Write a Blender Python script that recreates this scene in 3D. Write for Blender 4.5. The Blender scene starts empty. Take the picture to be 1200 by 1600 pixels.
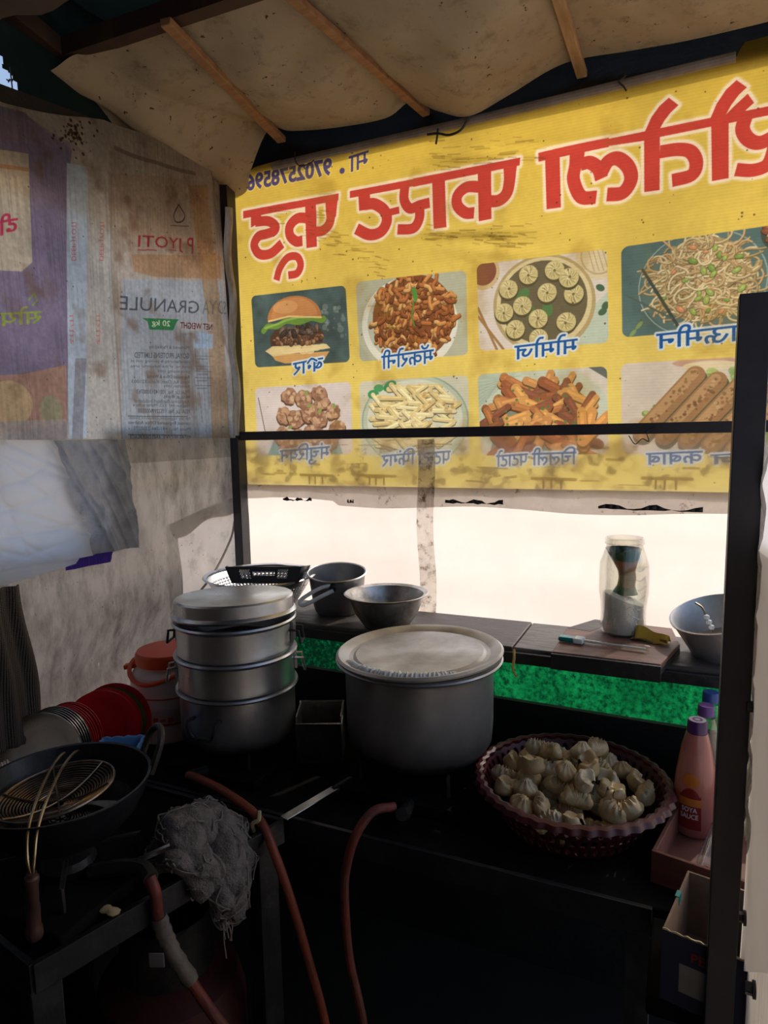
import bpy, bmesh, math, random
import numpy as np
from mathutils import Vector, Matrix

# ------------------------------------------------------------------ camera, sky, sun, exposure
SC = bpy.context.scene
COL = SC.collection
FPX = 1050.0                                   # focal length in pixels of the 1200 x 1600 frame
CAM = np.array((0.0, -1.75, 1.5))
YAW, PITCH, ROLL = math.radians(24.4), math.radians(6.73), math.radians(-1.12)
_F = np.array([-math.sin(YAW) * math.cos(PITCH), math.cos(YAW) * math.cos(PITCH), -math.sin(PITCH)])
_R0 = np.array([math.cos(YAW), math.sin(YAW), 0.0])
_U0 = np.cross(_R0, _F)
_R = _R0 * math.cos(ROLL) + _U0 * math.sin(ROLL)
_U = -_R0 * math.sin(ROLL) + _U0 * math.cos(ROLL)
cd = bpy.data.cameras.new('camera')
cd.sensor_fit = 'VERTICAL'
cd.sensor_height = 24.0
cd.lens = FPX / 1600.0 * 24.0
cd.clip_start = 0.02
cam = bpy.data.objects.new('camera', cd)
COL.objects.link(cam)
cam.matrix_world = Matrix(((_R[0], _U[0], -_F[0], CAM[0]), (_R[1], _U[1], -_F[1], CAM[1]),
                           (_R[2], _U[2], -_F[2], CAM[2]), (0, 0, 0, 1)))
SC.camera = cam

world = bpy.data.worlds.new('sky')
SC.world = world
world.use_nodes = True
wn = world.node_tree
wn.nodes.clear()
sky = wn.nodes.new('ShaderNodeTexSky')
sky.sky_type = 'NISHITA'
sky.sun_disc = False
sky.sun_elevation = math.radians(40)
sky.sun_rotation = math.radians(27)
sky.air_density = 1.0
sky.dust_density = 3.0
bgn = wn.nodes.new('ShaderNodeBackground')
bgn.inputs['Strength'].default_value = 0.27
wo = wn.nodes.new('ShaderNodeOutputWorld')
wn.links.new(sky.outputs[0], bgn.inputs[0])
wn.links.new(bgn.outputs[0], wo.inputs[0])

sl = bpy.data.lights.new('sun', 'SUN')
sl.energy = 4.0
sl.angle = math.radians(0.6)
sl.color = (1.0, 0.93, 0.82)
so = bpy.data.objects.new('sun', sl)
COL.objects.link(so)
SUN_DIR = Vector((0.30, 0.72, 0.63)).normalized()
so.rotation_euler = SUN_DIR.to_track_quat('Z', 'Y').to_euler()
so.location = (3, 6, 6)

vs = SC.view_settings
vs.view_transform = 'Standard'
vs.look = 'None'
vs.exposure = -0.4
vs.gamma = 1.0
vs.use_curve_mapping = False

rnd = random.Random(7)
NR = np.random.default_rng(11)

# ------------------------------------------------------------------ measuring: where a sight line meets a real plane
def meet(px, py, axis, val):
    d = _F + _R * (px - 600) / FPX + _U * (800 - py) / FPX
    t = (val - CAM[axis]) / d[axis]
    return CAM + t * d
def on_back(px, py):
    p = meet(px, py, 1, -0.004); return (p[0], p[2])
def on_left(px, py):
    p = meet(px, py, 0, -1.272); return (p[1], p[2])

# ------------------------------------------------------------------ mesh helpers
class MB:
    def __init__(s): s.v = []; s.f = []
    def add(s, vs_, fs_):
        o = len(s.v); s.v += [tuple(map(float, p)) for p in vs_]; s.f += [tuple(i + o for i in f) for f in fs_]; return s
    def box(s, a, b, rot=0.0, c=None):
        (x0, y0, z0), (x1, y1, z1) = a, b
        p = [(x0, y0, z0), (x1, y0, z0), (x1, y1, z0), (x0, y1, z0), (x0, y0, z1), (x1, y0, z1), (x1, y1, z1), (x0, y1, z1)]
        if rot:
            c = c or ((x0 + x1) / 2, (y0 + y1) / 2); cs, sn = math.cos(rot), math.sin(rot)
            p = [(c[0] + (x - c[0]) * cs - (y - c[1]) * sn, c[1] + (x - c[0]) * sn + (y - c[1]) * cs, z) for x, y, z in p]
        return s.add(p, [(0, 3, 2, 1), (4, 5, 6, 7), (0, 1, 5, 4), (1, 2, 6, 5), (2, 3, 7, 6), (3, 0, 4, 7)])
    def bar(s, a, b, w, h, up=(0, 0, 1)):
        a, b = Vector(a), Vector(b); d = (b - a).normalized()
        u = Vector(up); r = d.cross(u)
        if r.length < 1e-4: r = d.cross(Vector((1, 0, 0)))
        r.normalize(); u = r.cross(d).normalized()
        p = [q + r * (sx * w / 2) + u * (sy * h / 2) for q in (a, b) for sx, sy in ((-1, -1), (1, -1), (1, 1), (-1, 1))]
        return s.add(p, [(3, 2, 1, 0), (4, 5, 6, 7), (0, 1, 5, 4), (1, 2, 6, 5), (2, 3, 7, 6), (3, 0, 4, 7)])
    def lathe(s, prof, n=40, c=(0, 0), sc=None):
        """prof: list of (r, z); closed ends where r == 0"""
        vs_ = []; fs_ = []; ring = []
        for r, z in prof:
            if r <= 1e-6:
                ring.append([len(vs_)] * n); vs_.append((c[0], c[1], z))
            else:
                ring.append(list(range(len(vs_), len(vs_) + n)))
                for k in range(n):
                    a = 2 * math.pi * k / n; m = sc(a, z) if sc else 1.0
                    vs_.append((c[0] + r * m * math.cos(a), c[1] + r * m * math.sin(a), z))
        for i in range(len(ring) - 1):
            A, B = ring[i], ring[i + 1]
            for k in range(n):
                k2 = (k + 1) % n; q = (A[k], A[k2], B[k2], B[k]); t = tuple(dict.fromkeys(q))
                if len(t) >= 3: fs_.append(t)
        return s.add(vs_, fs_)
    def tube(s, path, r, n=8, closed=False, cap=True):
        P = [Vector(p) for p in path]; m = len(P)
        rr = r if hasattr(r, '__len__') else [r] * m
        vs_ = []; fs_ = []; prev = None
        for i in range(m):
            if closed: t = (P[(i + 1) % m] - P[i - 1])
            else: t = P[min(i + 1, m - 1)] - P[max(i - 1, 0)]
            t.normalize()
            if prev is None:
                a = Vector((0, 0, 1)) if abs(t.z) < .9 else Vector((1, 0, 0)); u = t.cross(a).normalized()
            else:
                u = prev - t * prev.dot(t)
                u = u.normalized() if u.length > 1e-6 else t.orthogonal().normalized()
            prev = u; w = t.cross(u)
            for k in range(n):
                a = 2 * math.pi * k / n; vs_.append(P[i] + (u * math.cos(a) + w * math.sin(a)) * rr[i])
        for i in range(m if closed else m - 1):
            j = (i + 1) % m
            for k in range(n):
                k2 = (k + 1) % n; fs_.append((i * n + k, i * n + k2, j * n + k2, j * n + k))
        if not closed and cap:
            fs_.append(tuple(reversed(range(n)))); fs_.append(tuple(range((m - 1) * n, m * n)))
        return s.add(vs_, fs_)
    def grid(s, fn, nu, nv, skip=None):
        vs_ = [fn(i / nu, j / nv) for j in range(nv + 1) for i in range(nu + 1)]; fs_ = []
        for j in range(nv):
            for i in range(nu):
                if skip and skip((i + .5) / nu, (j + .5) / nv): continue
                a = j * (nu + 1) + i; fs_.append((a, a + 1, a + nu + 2, a + nu + 1))
        return s.add(vs_, fs_)
    def prism(s, poly, z0, z1):
        n = len(poly)
        vs_ = [(x, y, z0) for x, y in poly] + [(x, y, z1) for x, y in poly]
        fs_ = [tuple(reversed(range(n))), tuple(range(n, 2 * n))] + [(k, (k + 1) % n, n + (k + 1) % n, n + k) for k in range(n)]
        return s.add(vs_, fs_)

def spline(pts, n=8):
    P = [np.array(p, float) for p in pts]; P = [2 * P[0] - P[1]] + P + [2 * P[-1] - P[-2]]; out = []
    for i in range(1, len(P) - 2):
        for k in range(n):
            t = k / n; a, b, c, d = P[i - 1:i + 3]
            out.append(.5 * ((2 * b) + (-a + c) * t + (2 * a - 5 * b + 4 * c - d) * t * t + (-a + 3 * b - 3 * c + d) * t ** 3))
    out.append(P[-2]); return [tuple(p) for p in out]

def mesh_obj(name, mb, mat, parent=None, loc=None, smooth=30, bevel=0, solid=0, subd=0):
    me = bpy.data.meshes.new(name); me.from_pydata(mb.v, [], mb.f); me.update()
    bm = bmesh.new(); bm.from_mesh(me); bmesh.ops.recalc_face_normals(bm, faces=bm.faces); bm.to_mesh(me); bm.free()
    if smooth:
        me.polygons.foreach_set('use_smooth', [True] * len(me.polygons)); me.set_sharp_from_angle(angle=math.radians(smooth))
    me.materials.append(mat)
    o = bpy.data.objects.new(name, me); COL.objects.link(o)
    if parent: o.parent = parent
    if loc: o.location = loc
    if solid:
        m = o.modifiers.new('thick', 'SOLIDIFY'); m.thickness = solid; m.offset = 0
    if bevel:
        m = o.modifiers.new('bevel', 'BEVEL'); m.width = bevel; m.segments = 2; m.limit_method = 'ANGLE'
    if subd:
        m = o.modifiers.new('sub', 'SUBSURF'); m.levels = subd; m.render_levels = subd
    return o
def tag(o, label=None, cat=None, group=None, kind=None):
    if label: o['label'] = label
    if cat: o['category'] = cat
    if group: o['group'] = group
    if kind: o['kind'] = kind
    return o
def thing(name, label, cat, loc=(0, 0, 0), rot=(0, 0, 0), group=None):
    o = bpy.data.objects.new(name, None); o.empty_display_size = .05; COL.objects.link(o)
    o.location = loc; o.rotation_euler = rot
    return tag(o, label, cat, group)
def clone(root, loc=None, rot=None, label=None, group=None):
    r = root.copy(); COL.objects.link(r)
    if loc is not None: r.location = loc
    if rot is not None: r.rotation_euler = rot
    if label: r['label'] = label
    if group: r['group'] = group
    for ch in list(root.children):
        c = ch.copy(); COL.objects.link(c); c.parent = r
        for g in list(ch.children):
            d = g.copy(); COL.objects.link(d); d.parent = c
    return r

# ------------------------------------------------------------------ materials
def srgb(*c):
    return tuple((x / 255 / 12.92 if x / 255 <= .04045 else ((x / 255 + .055) / 1.055) ** 2.4) for x in c)
def newmat(name):
    m = bpy.data.materials.new(name); m.use_nodes = True; nt = m.node_tree; nt.nodes.clear()
    out = nt.nodes.new('ShaderNodeOutputMaterial'); return m, nt, out
def N(nt, t, **kw):
    n = nt.nodes.new(t)
    for k, v in kw.items():
        if k.startswith('_'): setattr(n, k[1:], v)
        else: n.inputs[k.replace('__', ' ')].default_value = v
    return n
def noise_mix(nt, c1, c2, scale=20, detail=6, lo=.4, hi=.65, coord='Object', stretch=None, rough=.6):
    tc = N(nt, 'ShaderNodeTexCoord'); src = tc.outputs[coord]
    if stretch:
        mp = N(nt, 'ShaderNodeMapping'); mp.inputs['Scale'].default_value = stretch; nt.links.new(src, mp.inputs[0]); src = mp.outputs[0]
    nz = N(nt, 'ShaderNodeTexNoise', Scale=scale, Detail=detail, Roughness=rough); nt.links.new(src, nz.inputs['Vector'])
    rp = N(nt, 'ShaderNodeValToRGB'); rp.color_ramp.elements[0].position = lo; rp.color_ramp.elements[1].position = hi
    rp.color_ramp.elements[0].color = (*c1, 1) if not hasattr(c1, 'outputs') else (0, 0, 0, 1)
    rp.color_ramp.elements[1].color = (*c2, 1)
    nt.links.new(nz.outputs[0], rp.inputs[0])
    return rp.outputs[0], nz.outputs[0], src
def pmat(name, c1, c2=None, rough=.5, metal=0., scale=20, lo=.4, hi=.65, bump=0., bscale=80, spec=.5, coord='Object',
         stretch=None, trans=0., sss=0., soot=None, coat=0., rough2=None, alpha=1.):
    m, nt, out = newmat(name)
    p = N(nt, 'ShaderNodeBsdfPrincipled', Roughness=rough, Metallic=metal)
    p.inputs['Specular IOR Level'].default_value = spec
    p.inputs['Transmission Weight'].default_value = trans
    p.inputs['Subsurface Weight'].default_value = sss
    p.inputs['Coat Weight'].default_value = coat
    p.inputs['Alpha'].default_value = alpha
    if sss: p.inputs['Subsurface Radius'].default_value = (.01, .006, .003)
    col, fac, src = noise_mix(nt, c1, c2 or c1, scale, lo=lo, hi=hi, coord=coord, stretch=stretch)
    if rough2 is not None:
        mr = N(nt, 'ShaderNodeMapRange'); mr.inputs[1].default_value = .35; mr.inputs[2].default_value = .65
        mr.inputs[3].default_value = rough; mr.inputs[4].default_value = rough2
        nt.links.new(fac, mr.inputs[0]); nt.links.new(mr.outputs[0], p.inputs['Roughness'])
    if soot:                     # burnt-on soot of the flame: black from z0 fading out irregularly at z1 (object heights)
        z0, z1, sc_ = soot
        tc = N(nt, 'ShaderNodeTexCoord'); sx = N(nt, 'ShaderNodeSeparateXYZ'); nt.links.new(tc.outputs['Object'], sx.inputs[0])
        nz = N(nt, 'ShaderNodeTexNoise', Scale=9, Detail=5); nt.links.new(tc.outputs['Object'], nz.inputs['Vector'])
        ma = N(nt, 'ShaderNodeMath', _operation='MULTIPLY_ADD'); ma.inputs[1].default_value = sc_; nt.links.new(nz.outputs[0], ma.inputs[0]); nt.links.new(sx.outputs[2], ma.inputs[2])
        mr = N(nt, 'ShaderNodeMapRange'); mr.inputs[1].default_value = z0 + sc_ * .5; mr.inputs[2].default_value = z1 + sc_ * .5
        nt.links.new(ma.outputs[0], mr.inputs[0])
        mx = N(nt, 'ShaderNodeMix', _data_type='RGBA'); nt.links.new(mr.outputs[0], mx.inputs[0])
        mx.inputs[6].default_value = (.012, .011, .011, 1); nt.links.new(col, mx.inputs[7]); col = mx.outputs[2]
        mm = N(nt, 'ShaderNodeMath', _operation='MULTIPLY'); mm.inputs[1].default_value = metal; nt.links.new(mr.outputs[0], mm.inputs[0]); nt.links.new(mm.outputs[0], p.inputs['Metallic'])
    nt.links.new(col, p.inputs['Base Color'])
    if bump:
        nz = N(nt, 'ShaderNodeTexNoise', Scale=bscale, Detail=4); nt.links.new(src, nz.inputs['Vector'])
        bp = N(nt, 'ShaderNodeBump', Strength=bump, Distance=.004); nt.links.new(nz.outputs[0], bp.inputs['Height']); nt.links.new(bp.outputs[0], p.inputs['Normal'])
    nt.links.new(p.outputs[0], out.inputs[0]); return m
def sheetmat(name, c1, c2, trans=.7, clear=0., scale=12, lo=.35, hi=.7, dirt=None, img=None, bump=.2, bscale=60, stretch=None, gloss=.0, clearcol=(1, 1, 1), specks=None):
    """thin cloth or plastic: diffuse + light passing through; `clear` of it sees straight through"""
    m, nt, out = newmat(name)
    if img:
        it = N(nt, 'ShaderNodeTexImage'); it.image = img; it.interpolation = 'Cubic'; it.extension = 'EXTEND'; col = it.outputs[0]
        tc = N(nt, 'ShaderNodeTexCoord'); src = tc.outputs['Object']
    else:
        col, fac, src = noise_mix(nt, c1, c2, scale, lo=lo, hi=hi, stretch=stretch)
    clr = clear
    if dirt:
        dcol, dsc, dlo, dhi = dirt
        nz = N(nt, 'ShaderNodeTexNoise', Scale=dsc, Detail=9, Roughness=.7); nt.links.new(src, nz.inputs['Vector'])
        mr = N(nt, 'ShaderNodeMapRange'); mr.inputs[1].default_value = dlo; mr.inputs[2].default_value = dhi; nt.links.new(nz.outputs[0], mr.inputs[0])
        mx = N(nt, 'ShaderNodeMix', _data_type='RGBA'); nt.links.new(mr.outputs[0], mx.inputs[0]); nt.links.new(col, mx.inputs[6]); mx.inputs[7].default_value = (*dcol, 1); col = mx.outputs[2]
    if specks:
        n2 = N(nt, 'ShaderNodeTexNoise', Scale=specks[1], Detail=3, Roughness=.6); nt.links.new(src, n2.inputs['Vector']); m2 = N(nt, 'ShaderNodeMapRange'); m2.inputs[1].default_value = specks[2]; m2.inputs[2].default_value = specks[2] + .04; nt.links.new(n2.outputs[0], m2.inputs[0])
        x2 = N(nt, 'ShaderNodeMix', _data_type='RGBA'); nt.links.new(m2.outputs[0], x2.inputs[0]); nt.links.new(col, x2.inputs[6]); x2.inputs[7].default_value = (*specks[0], 1); col = x2.outputs[2]
    d = N(nt, 'ShaderNodeBsdfDiffuse'); t = N(nt, 'ShaderNodeBsdfTranslucent')
    nt.links.new(col, d.inputs[0]); nt.links.new(col, t.inputs[0])
    mx1 = N(nt, 'ShaderNodeMixShader'); mx1.inputs[0].default_value = trans; nt.links.new(d.outputs[0], mx1.inputs[1]); nt.links.new(t.outputs[0], mx1.inputs[2])
    last = mx1.outputs[0]
    if bump:
        nz = N(nt, 'ShaderNodeTexNoise', Scale=bscale, Detail=5); nt.links.new(src, nz.inputs['Vector'])
        bp = N(nt, 'ShaderNodeBump', Strength=bump, Distance=.003); nt.links.new(nz.outputs[0], bp.inputs['Height'])
        for q in (d, t): nt.links.new(bp.outputs[0], q.inputs['Normal'])
    if gloss:
        g = N(nt, 'ShaderNodeBsdfGlossy', Roughness=.25); mg = N(nt, 'ShaderNodeMixShader'); mg.inputs[0].default_value = gloss
        nt.links.new(last, mg.inputs[1]); nt.links.new(g.outputs[0], mg.inputs[2]); last = mg.outputs[0]
    if clear:
        tr = N(nt, 'ShaderNodeBsdfTransparent'); tr.inputs[0].default_value = (*clearcol, 1)
        mc = N(nt, 'ShaderNodeMixShader'); nt.links.new(last, mc.inputs[1]); nt.links.new(tr.outputs[0], mc.inputs[2])
        if dirt:
            mm = N(nt, 'ShaderNodeMapRange'); mm.inputs[3].default_value = clear; mm.inputs[4].default_value = clear * .15; nt.links.new(mr.outputs[0], mm.inputs[0]); nt.links.new(mm.outputs[0], mc.inputs[0])
        else: mc.inputs[0].default_value = clear
        last = mc.outputs[0]
    nt.links.new(last, out.inputs[0]); return m

M = {}
M['alu'] = pmat('aluminium', (.66, .67, .69), (.50, .50, .51), rough=.26, rough2=.42, metal=1, scale=7, bump=.12, bscale=25)
M['alu_dull'] = pmat('aluminium_dull', (.62, .62, .62), (.46, .45, .44), rough=.42, rough2=.58, metal=.9, scale=9, bump=.15, bscale=40)
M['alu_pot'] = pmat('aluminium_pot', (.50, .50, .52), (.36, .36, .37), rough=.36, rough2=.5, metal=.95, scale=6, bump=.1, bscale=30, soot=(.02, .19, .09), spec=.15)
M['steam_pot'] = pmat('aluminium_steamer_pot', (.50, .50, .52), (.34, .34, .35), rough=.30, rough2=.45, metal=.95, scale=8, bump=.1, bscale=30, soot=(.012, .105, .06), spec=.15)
M['pan_dark'] = pmat('aluminium_grey_pan', (.30, .31, .33), (.20, .20, .21), rough=.45, metal=.8, scale=10)
M['steel_spot'] = pmat('steel_stained', (.55, .53, .50), (.22, .19, .16), rough=.28, rough2=.5, metal=.95, scale=22, lo=.45, hi=.7)
M['chrome'] = pmat('bright_steel', (.72, .71, .68), (.5, .5, .48), rough=.2, metal=1, scale=20)
M['iron'] = pmat('black_iron', (.022, .022, .024), (.045, .04, .036), rough=.45, scale=30, metal=.3, bump=.3, bscale=120)
M['kadai'] = pmat('seasoned_iron', (.020, .024, .031), (.034, .035, .04), rough=.34, scale=16, metal=.6, bump=.2, bscale=70)
M['oil'] = pmat('dark_oil', (.012, .009, .006), (.02, .014, .008), rough=.06, scale=6, spec=.6)
M['soot'] = pmat('sooty_counter', (.005, .005, .005), (.012, .011, .010), spec=.06, rough=.85, scale=14, bump=.3, bscale=60)
M['paint_blue'] = pmat('dark_blue_paint', (.010, .012, .016), (.035, .038, .044), rough=.4, scale=18, lo=.5, hi=.75, bump=.2)
M['post'] = pmat('post_paint', (.020, .019, .026), (.030, .026, .032), rough=.5, scale=25)
M['rust'] = pmat('rusty_paint', (.035, .018, .014), (.06, .03, .02), rough=.7, scale=18)
M['batten'] = pmat('roof_wood', (.36, .20, .10), (.24, .12, .06), rough=.75, scale=10, stretch=(1, 6, 6), bump=.2)
M['batten2'] = pmat('pale_roof_wood', (.42, .28, .16), (.30, .18, .09), rough=.75, scale=10, stretch=(6, 1, 6), bump=.2)
M['darkwood'] = pmat('dark_wet_wood', (.045, .034, .03), (.09, .075, .07), rough=.45, rough2=.7, scale=14, stretch=(1, 5, 5), bump=.35, bscale=50)
M['greyplank'] = pmat('grey_plank', (.17, .155, .145), (.085, .075, .07), rough=.6, scale=16, stretch=(1, 6, 6), bump=.35, bscale=50)
M['board'] = pmat('red_brown_board', (.20, .085, .055), (.11, .05, .036), rough=.55, scale=9, stretch=(1, 4, 4), bump=.25, bscale=60)
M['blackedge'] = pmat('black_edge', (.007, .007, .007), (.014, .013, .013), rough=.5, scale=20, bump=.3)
M['pipe'] = pmat('grey_pipe', (.24, .215, .195), (.16, .14, .125), rough=.55, scale=20)
M['red'] = pmat('red_melamine', (.60, .018, .028), (.52, .014, .022), rough=.32, scale=6)
M['redp'] = pmat('dark_red_melamine', (.40, .012, .02), (.34, .01, .016), rough=.35, scale=6)
M['greenp'] = pmat('green_melamine', (.10, .20, .05), (.05, .12, .03), rough=.4, scale=12)
M['plate_steel'] = pmat('plate_steel', (.62, .60, .56), (.5, .48, .44), rough=.26, metal=1, scale=12)
M['white_pl'] = pmat('white_plastic', (.74, .70, .68), (.66, .60, .58), rough=.4, scale=8, sss=.1)
M['tub'] = pmat('tub_plastic', (.78, .62, .58), (.70, .52, .48), rough=.35, scale=5, sss=.2)
M['orange'] = pmat('orange_plastic', (.80, .10, .02), (.70, .08, .02), rough=.38, scale=6, sss=.1)
M['tubprint'] = pmat('orange_print', (.62, .10, .05), (.55, .09, .05), rough=.5)
M['bluebox'] = pmat('pale_blue_plastic', (.18, .42, .74), (.14, .34, .64), rough=.4, scale=9)
M['blackpl'] = pmat('black_plastic', (.03, .034, .04), (.02, .022, .026), rough=.4, scale=9)
M['maroon'] = pmat('maroon_plastic', (.085, .011, .019), (.06, .008, .013), rough=.42, scale=8)
M['dough'] = pmat('dumpling_dough', (.54, .41, .23), (.40, .29, .14), rough=.38, scale=45, lo=.3, hi=.75, sss=.25, bump=.25, bscale=160)
M['dough2'] = pmat('pale_dumpling_dough', (.56, .48, .33), (.45, .36, .22), rough=.34, scale=50, lo=.3, hi=.75, sss=.25, bump=.25, bscale=160)
M['hose'] = pmat('orange_gas_hose', (.30, .055, .025), (.13, .035, .022), rough=.5, scale=26, lo=.35, hi=.7)
M['hose2'] = pmat('dark_red_gas_hose', (.19, .036, .026), (.09, .026, .022), rough=.55, scale=26)
M['tape'] = pmat('grey_tape', (.17, .15, .125), (.10, .085, .075), rough=.7, scale=30, bump=.5)
M['rag'] = pmat('grey_rag', (.20, .18, .175), (.11, .10, .10), rough=.95, scale=60, bump=1., bscale=260)
M['yarn'] = pmat('grey_yarn', (.24, .215, .20), (.15, .135, .13), rough=.95, scale=90)
M['burlap'] = None
M['woodhandle'] = pmat('worn_wood_handle', (.11, .055, .04), (.05, .028, .022), rough=.4, scale=14, stretch=(4, 4, 1))
M['wire'] = pmat('brass_wire', (.42, .33, .20), (.25, .18, .10), rough=.3, metal=1, scale=30)
M['wirered'] = pmat('stained_wire', (.30, .23, .17), (.14, .10, .08), rough=.35, metal=.9, scale=40)
M['sugar'] = pmat('white_sugar', (.86, .85, .82), (.74, .73, .70), rough=.8, scale=300, bump=.6, bscale=500, sss=.1)
M['teal'] = pmat('teal_plastic', (.0, .22, .20), (.0, .18, .17), rough=.3)
M['clearpl'] = pmat('clear_plastic', (.85, .88, .88), rough=.15, trans=.85, spec=.5)
M['bristle'] = pmat('white_bristle', (.86, .88, .86), (.7, .74, .74), rough=.6, scale=60)
M['yellowpk'] = pmat('yellow_packet', (.62, .40, .05), (.50, .30, .03), rough=.35, scale=12)
M['brownpk'] = pmat('brown_print', (.16, .06, .02), (.20, .09, .03), rough=.4)
M['purplecap'] = pmat('purple_cap', (.075, .02, .11), (.06, .016, .09), rough=.35)
M['violetcap'] = pmat('violet_cap', (.14, .06, .26), (.12, .05, .22), rough=.35)
M['bluecap'] = pmat('blue_cap', (.03, .09, .34), (.025, .07, .28), rough=.35)
M['captop'] = pmat('cap_top_print', (.5, .42, .5), (.40, .32, .42), rough=.4, scale=60)
M['soya'] = pmat('pinkish_bottle', (.46, .16, .12), (.40, .13, .10), rough=.28, scale=5, coat=.3)
M['lab_red'] = pmat('label_dark_red', (.22, .015, .012), rough=.4)
M['lab_or'] = pmat('label_orange', (.56, .16, .02), (.5, .13, .02), rough=.4)
M['lab_wh'] = pmat('label_white', (.72, .60, .58), rough=.4)
M['crate'] = pmat('red_brown_crate', (.17, .055, .036), (.11, .036, .026), rough=.6, scale=12, stretch=(1, 1, 5), bump=.2)
M['carton_in'] = pmat('carton_inside', (.20, .125, .075), (.15, .09, .055), rough=.8, scale=20)
M['carton_bl'] = pmat('carton_blue_print', (.010, .014, .045), (.014, .018, .055), rough=.6, scale=12)
M['paper'] = pmat('paper_label', (.20, .20, .21), (.15, .15, .16), rough=.8, scale=30)
M['bolt'] = pmat('dark_bolt', (.03, .03, .045), (.06, .05, .06), rough=.4, metal=.7, scale=40)
M['lpg'] = pmat('red_cylinder', (.07, .010, .009), (.03, .009, .009), rough=.6, scale=10, bump=.2)
M['garlic'] = pmat('pale_peel', (.55, .46, .28), (.42, .34, .20), rough=.6)
M['peel'] = pmat('yellow_peel', (.66, .45, .12), (.5, .33, .08), rough=.5, sss=.1)
M['foam'] = pmat('bluish_wrap', (.16, .19, .26), (.34, .36, .40), rough=.7, scale=60, bump=.6)
M['ground'] = pmat('dusty_ground', (.56, .45, .36), (.48, .38, .31), rough=.95, scale=.6)
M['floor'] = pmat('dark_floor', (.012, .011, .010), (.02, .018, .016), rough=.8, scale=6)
M['darkroof'] = sheetmat('dark_green_tarp', (.008, .018, .018), (.018, .030, .030), trans=.12, scale=5, bump=.4, bscale=8)
M['canvas'] = sheetmat('beige_canvas', (.54, .46, .33), (.43, .355, .25), trans=.25, scale=5, dirt=((.17, .12, .08), 24, .52, .90), specks=((.10, .065, .04), 60, .67), bump=1.0, bscale=7)
M['canvas2'] = sheetmat('grey_brown_canvas', (.16, .13, .11), (.11, .09, .08), trans=.2, scale=6, bump=.3)
M['plastic_back'] = sheetmat('hazy_plastic', (.95, .90, .84), (.80, .70, .65), trans=.8, clear=.50, scale=2.2, dirt=((.30, .22, .15), 38, .70, .86), bump=.1)
M['plastic_left'] = sheetmat('dirty_plastic', (.42, .37, .31), (.27, .25, .225), trans=.38, clear=.12, scale=4, stretch=(1, 1.7, .7), dirt=((.10, .085, .07), 13, .42, .74), bump=.6, bscale=16, gloss=.10, specks=((.04, .032, .026), 75, .69))
M['plastic_corner'] = sheetmat('clear_corner_film', (.74, .68, .60), (.56, .51, .45), trans=.6, clear=.34, scale=7, dirt=((.16, .13, .10), 16, .52, .80), bump=.4, bscale=20, specks=((.06, .045, .035), 60, .68))
M['seam'] = sheetmat('grimy_seam', (.62, .56, .50), (.45, .39, .33), trans=.7, clear=.25, scale=16, dirt=((.10, .065, .04), 40, .50, .66))
M['hem'] = sheetmat('dusty_hem', (.62, .55, .50), (.50, .43, .38), trans=.5, scale=14, dirt=((.10, .06, .035), 30, .60, .72))
M['whitetarp'] = sheetmat('white_tarp', (.84, .87, .91), (.76, .79, .85), trans=.62, scale=7, bump=.9, bscale=14)
M['greysack'] = sheetmat('grey_woven_sack', (.44, .45, .47), (.29, .295, .31), trans=.45, scale=26, dirt=((.08, .075, .075), 24, .60, .80), bump=.9, bscale=30)
M['purple'] = sheetmat('purple_film', (.10, .05, .36), (.05, .03, .22), trans=.5, scale=30, stretch=(1, 8, 1), bump=.3)
M['greennet'] = sheetmat('green_sheet', (.004, .17, .050), (.002, .085, .025), trans=.85, scale=9, dirt=((.001, .022, .009), 70, .40, .62), bump=.5, bscale=60)
M['flex'] = sheetmat('white_flex', (.92, .91, .92), (.86, .85, .87), trans=.75, scale=4, bump=.3, bscale=20)
M['ply'] = sheetmat('pale_board', (.84, .80, .74), (.68, .63, .57), trans=.62, scale=18, stretch=(6, 6, 1), dirt=((.12, .10, .08), 30, .66, .74))
M['gritty'] = sheetmat('scuffed_film', (.62, .60, .56), (.34, .32, .30), trans=.5, scale=26, stretch=(5, 5, 1), bump=.6, gloss=.1)
def burlap():
    m, nt, out = newmat('burlap')
    tc = N(nt, 'ShaderNodeTexCoord'); w1 = N(nt, 'ShaderNodeTexWave', Scale=95, Distortion=.8, Detail=2); w2 = N(nt, 'ShaderNodeTexWave', Scale=95, Distortion=.8, Detail=2)
    w1.bands_direction = 'Z'; w2.bands_direction = 'Y'
    for w in (w1, w2): nt.links.new(tc.outputs['Object'], w.inputs[0])
    mu = N(nt, 'ShaderNodeMath', _operation='MULTIPLY'); nt.links.new(w1.outputs[1], mu.inputs[0]); nt.links.new(w2.outputs[1], mu.inputs[1])
    rp = N(nt, 'ShaderNodeValToRGB'); rp.color_ramp.elements[0].color = (.06, .05, .043, 1); rp.color_ramp.elements[1].color = (.26, .21, .165, 1); rp.color_ramp.elements[1].position = .6
    nt.links.new(mu.outputs[0], rp.inputs[0])
    p = N(nt, 'ShaderNodeBsdfPrincipled', Roughness=.95); p.inputs['Specular IOR Level'].default_value = .1; nt.links.new(rp.outputs[0], p.inputs[0])
    bp = N(nt, 'ShaderNodeBump', Strength=.8, Distance=.003); nt.links.new(mu.outputs[0], bp.inputs['Height']); nt.links.new(bp.outputs[0], p.inputs['Normal'])
    nt.links.new(p.outputs[0], out.inputs[0]); return m
M['burlap'] = burlap()
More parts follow.
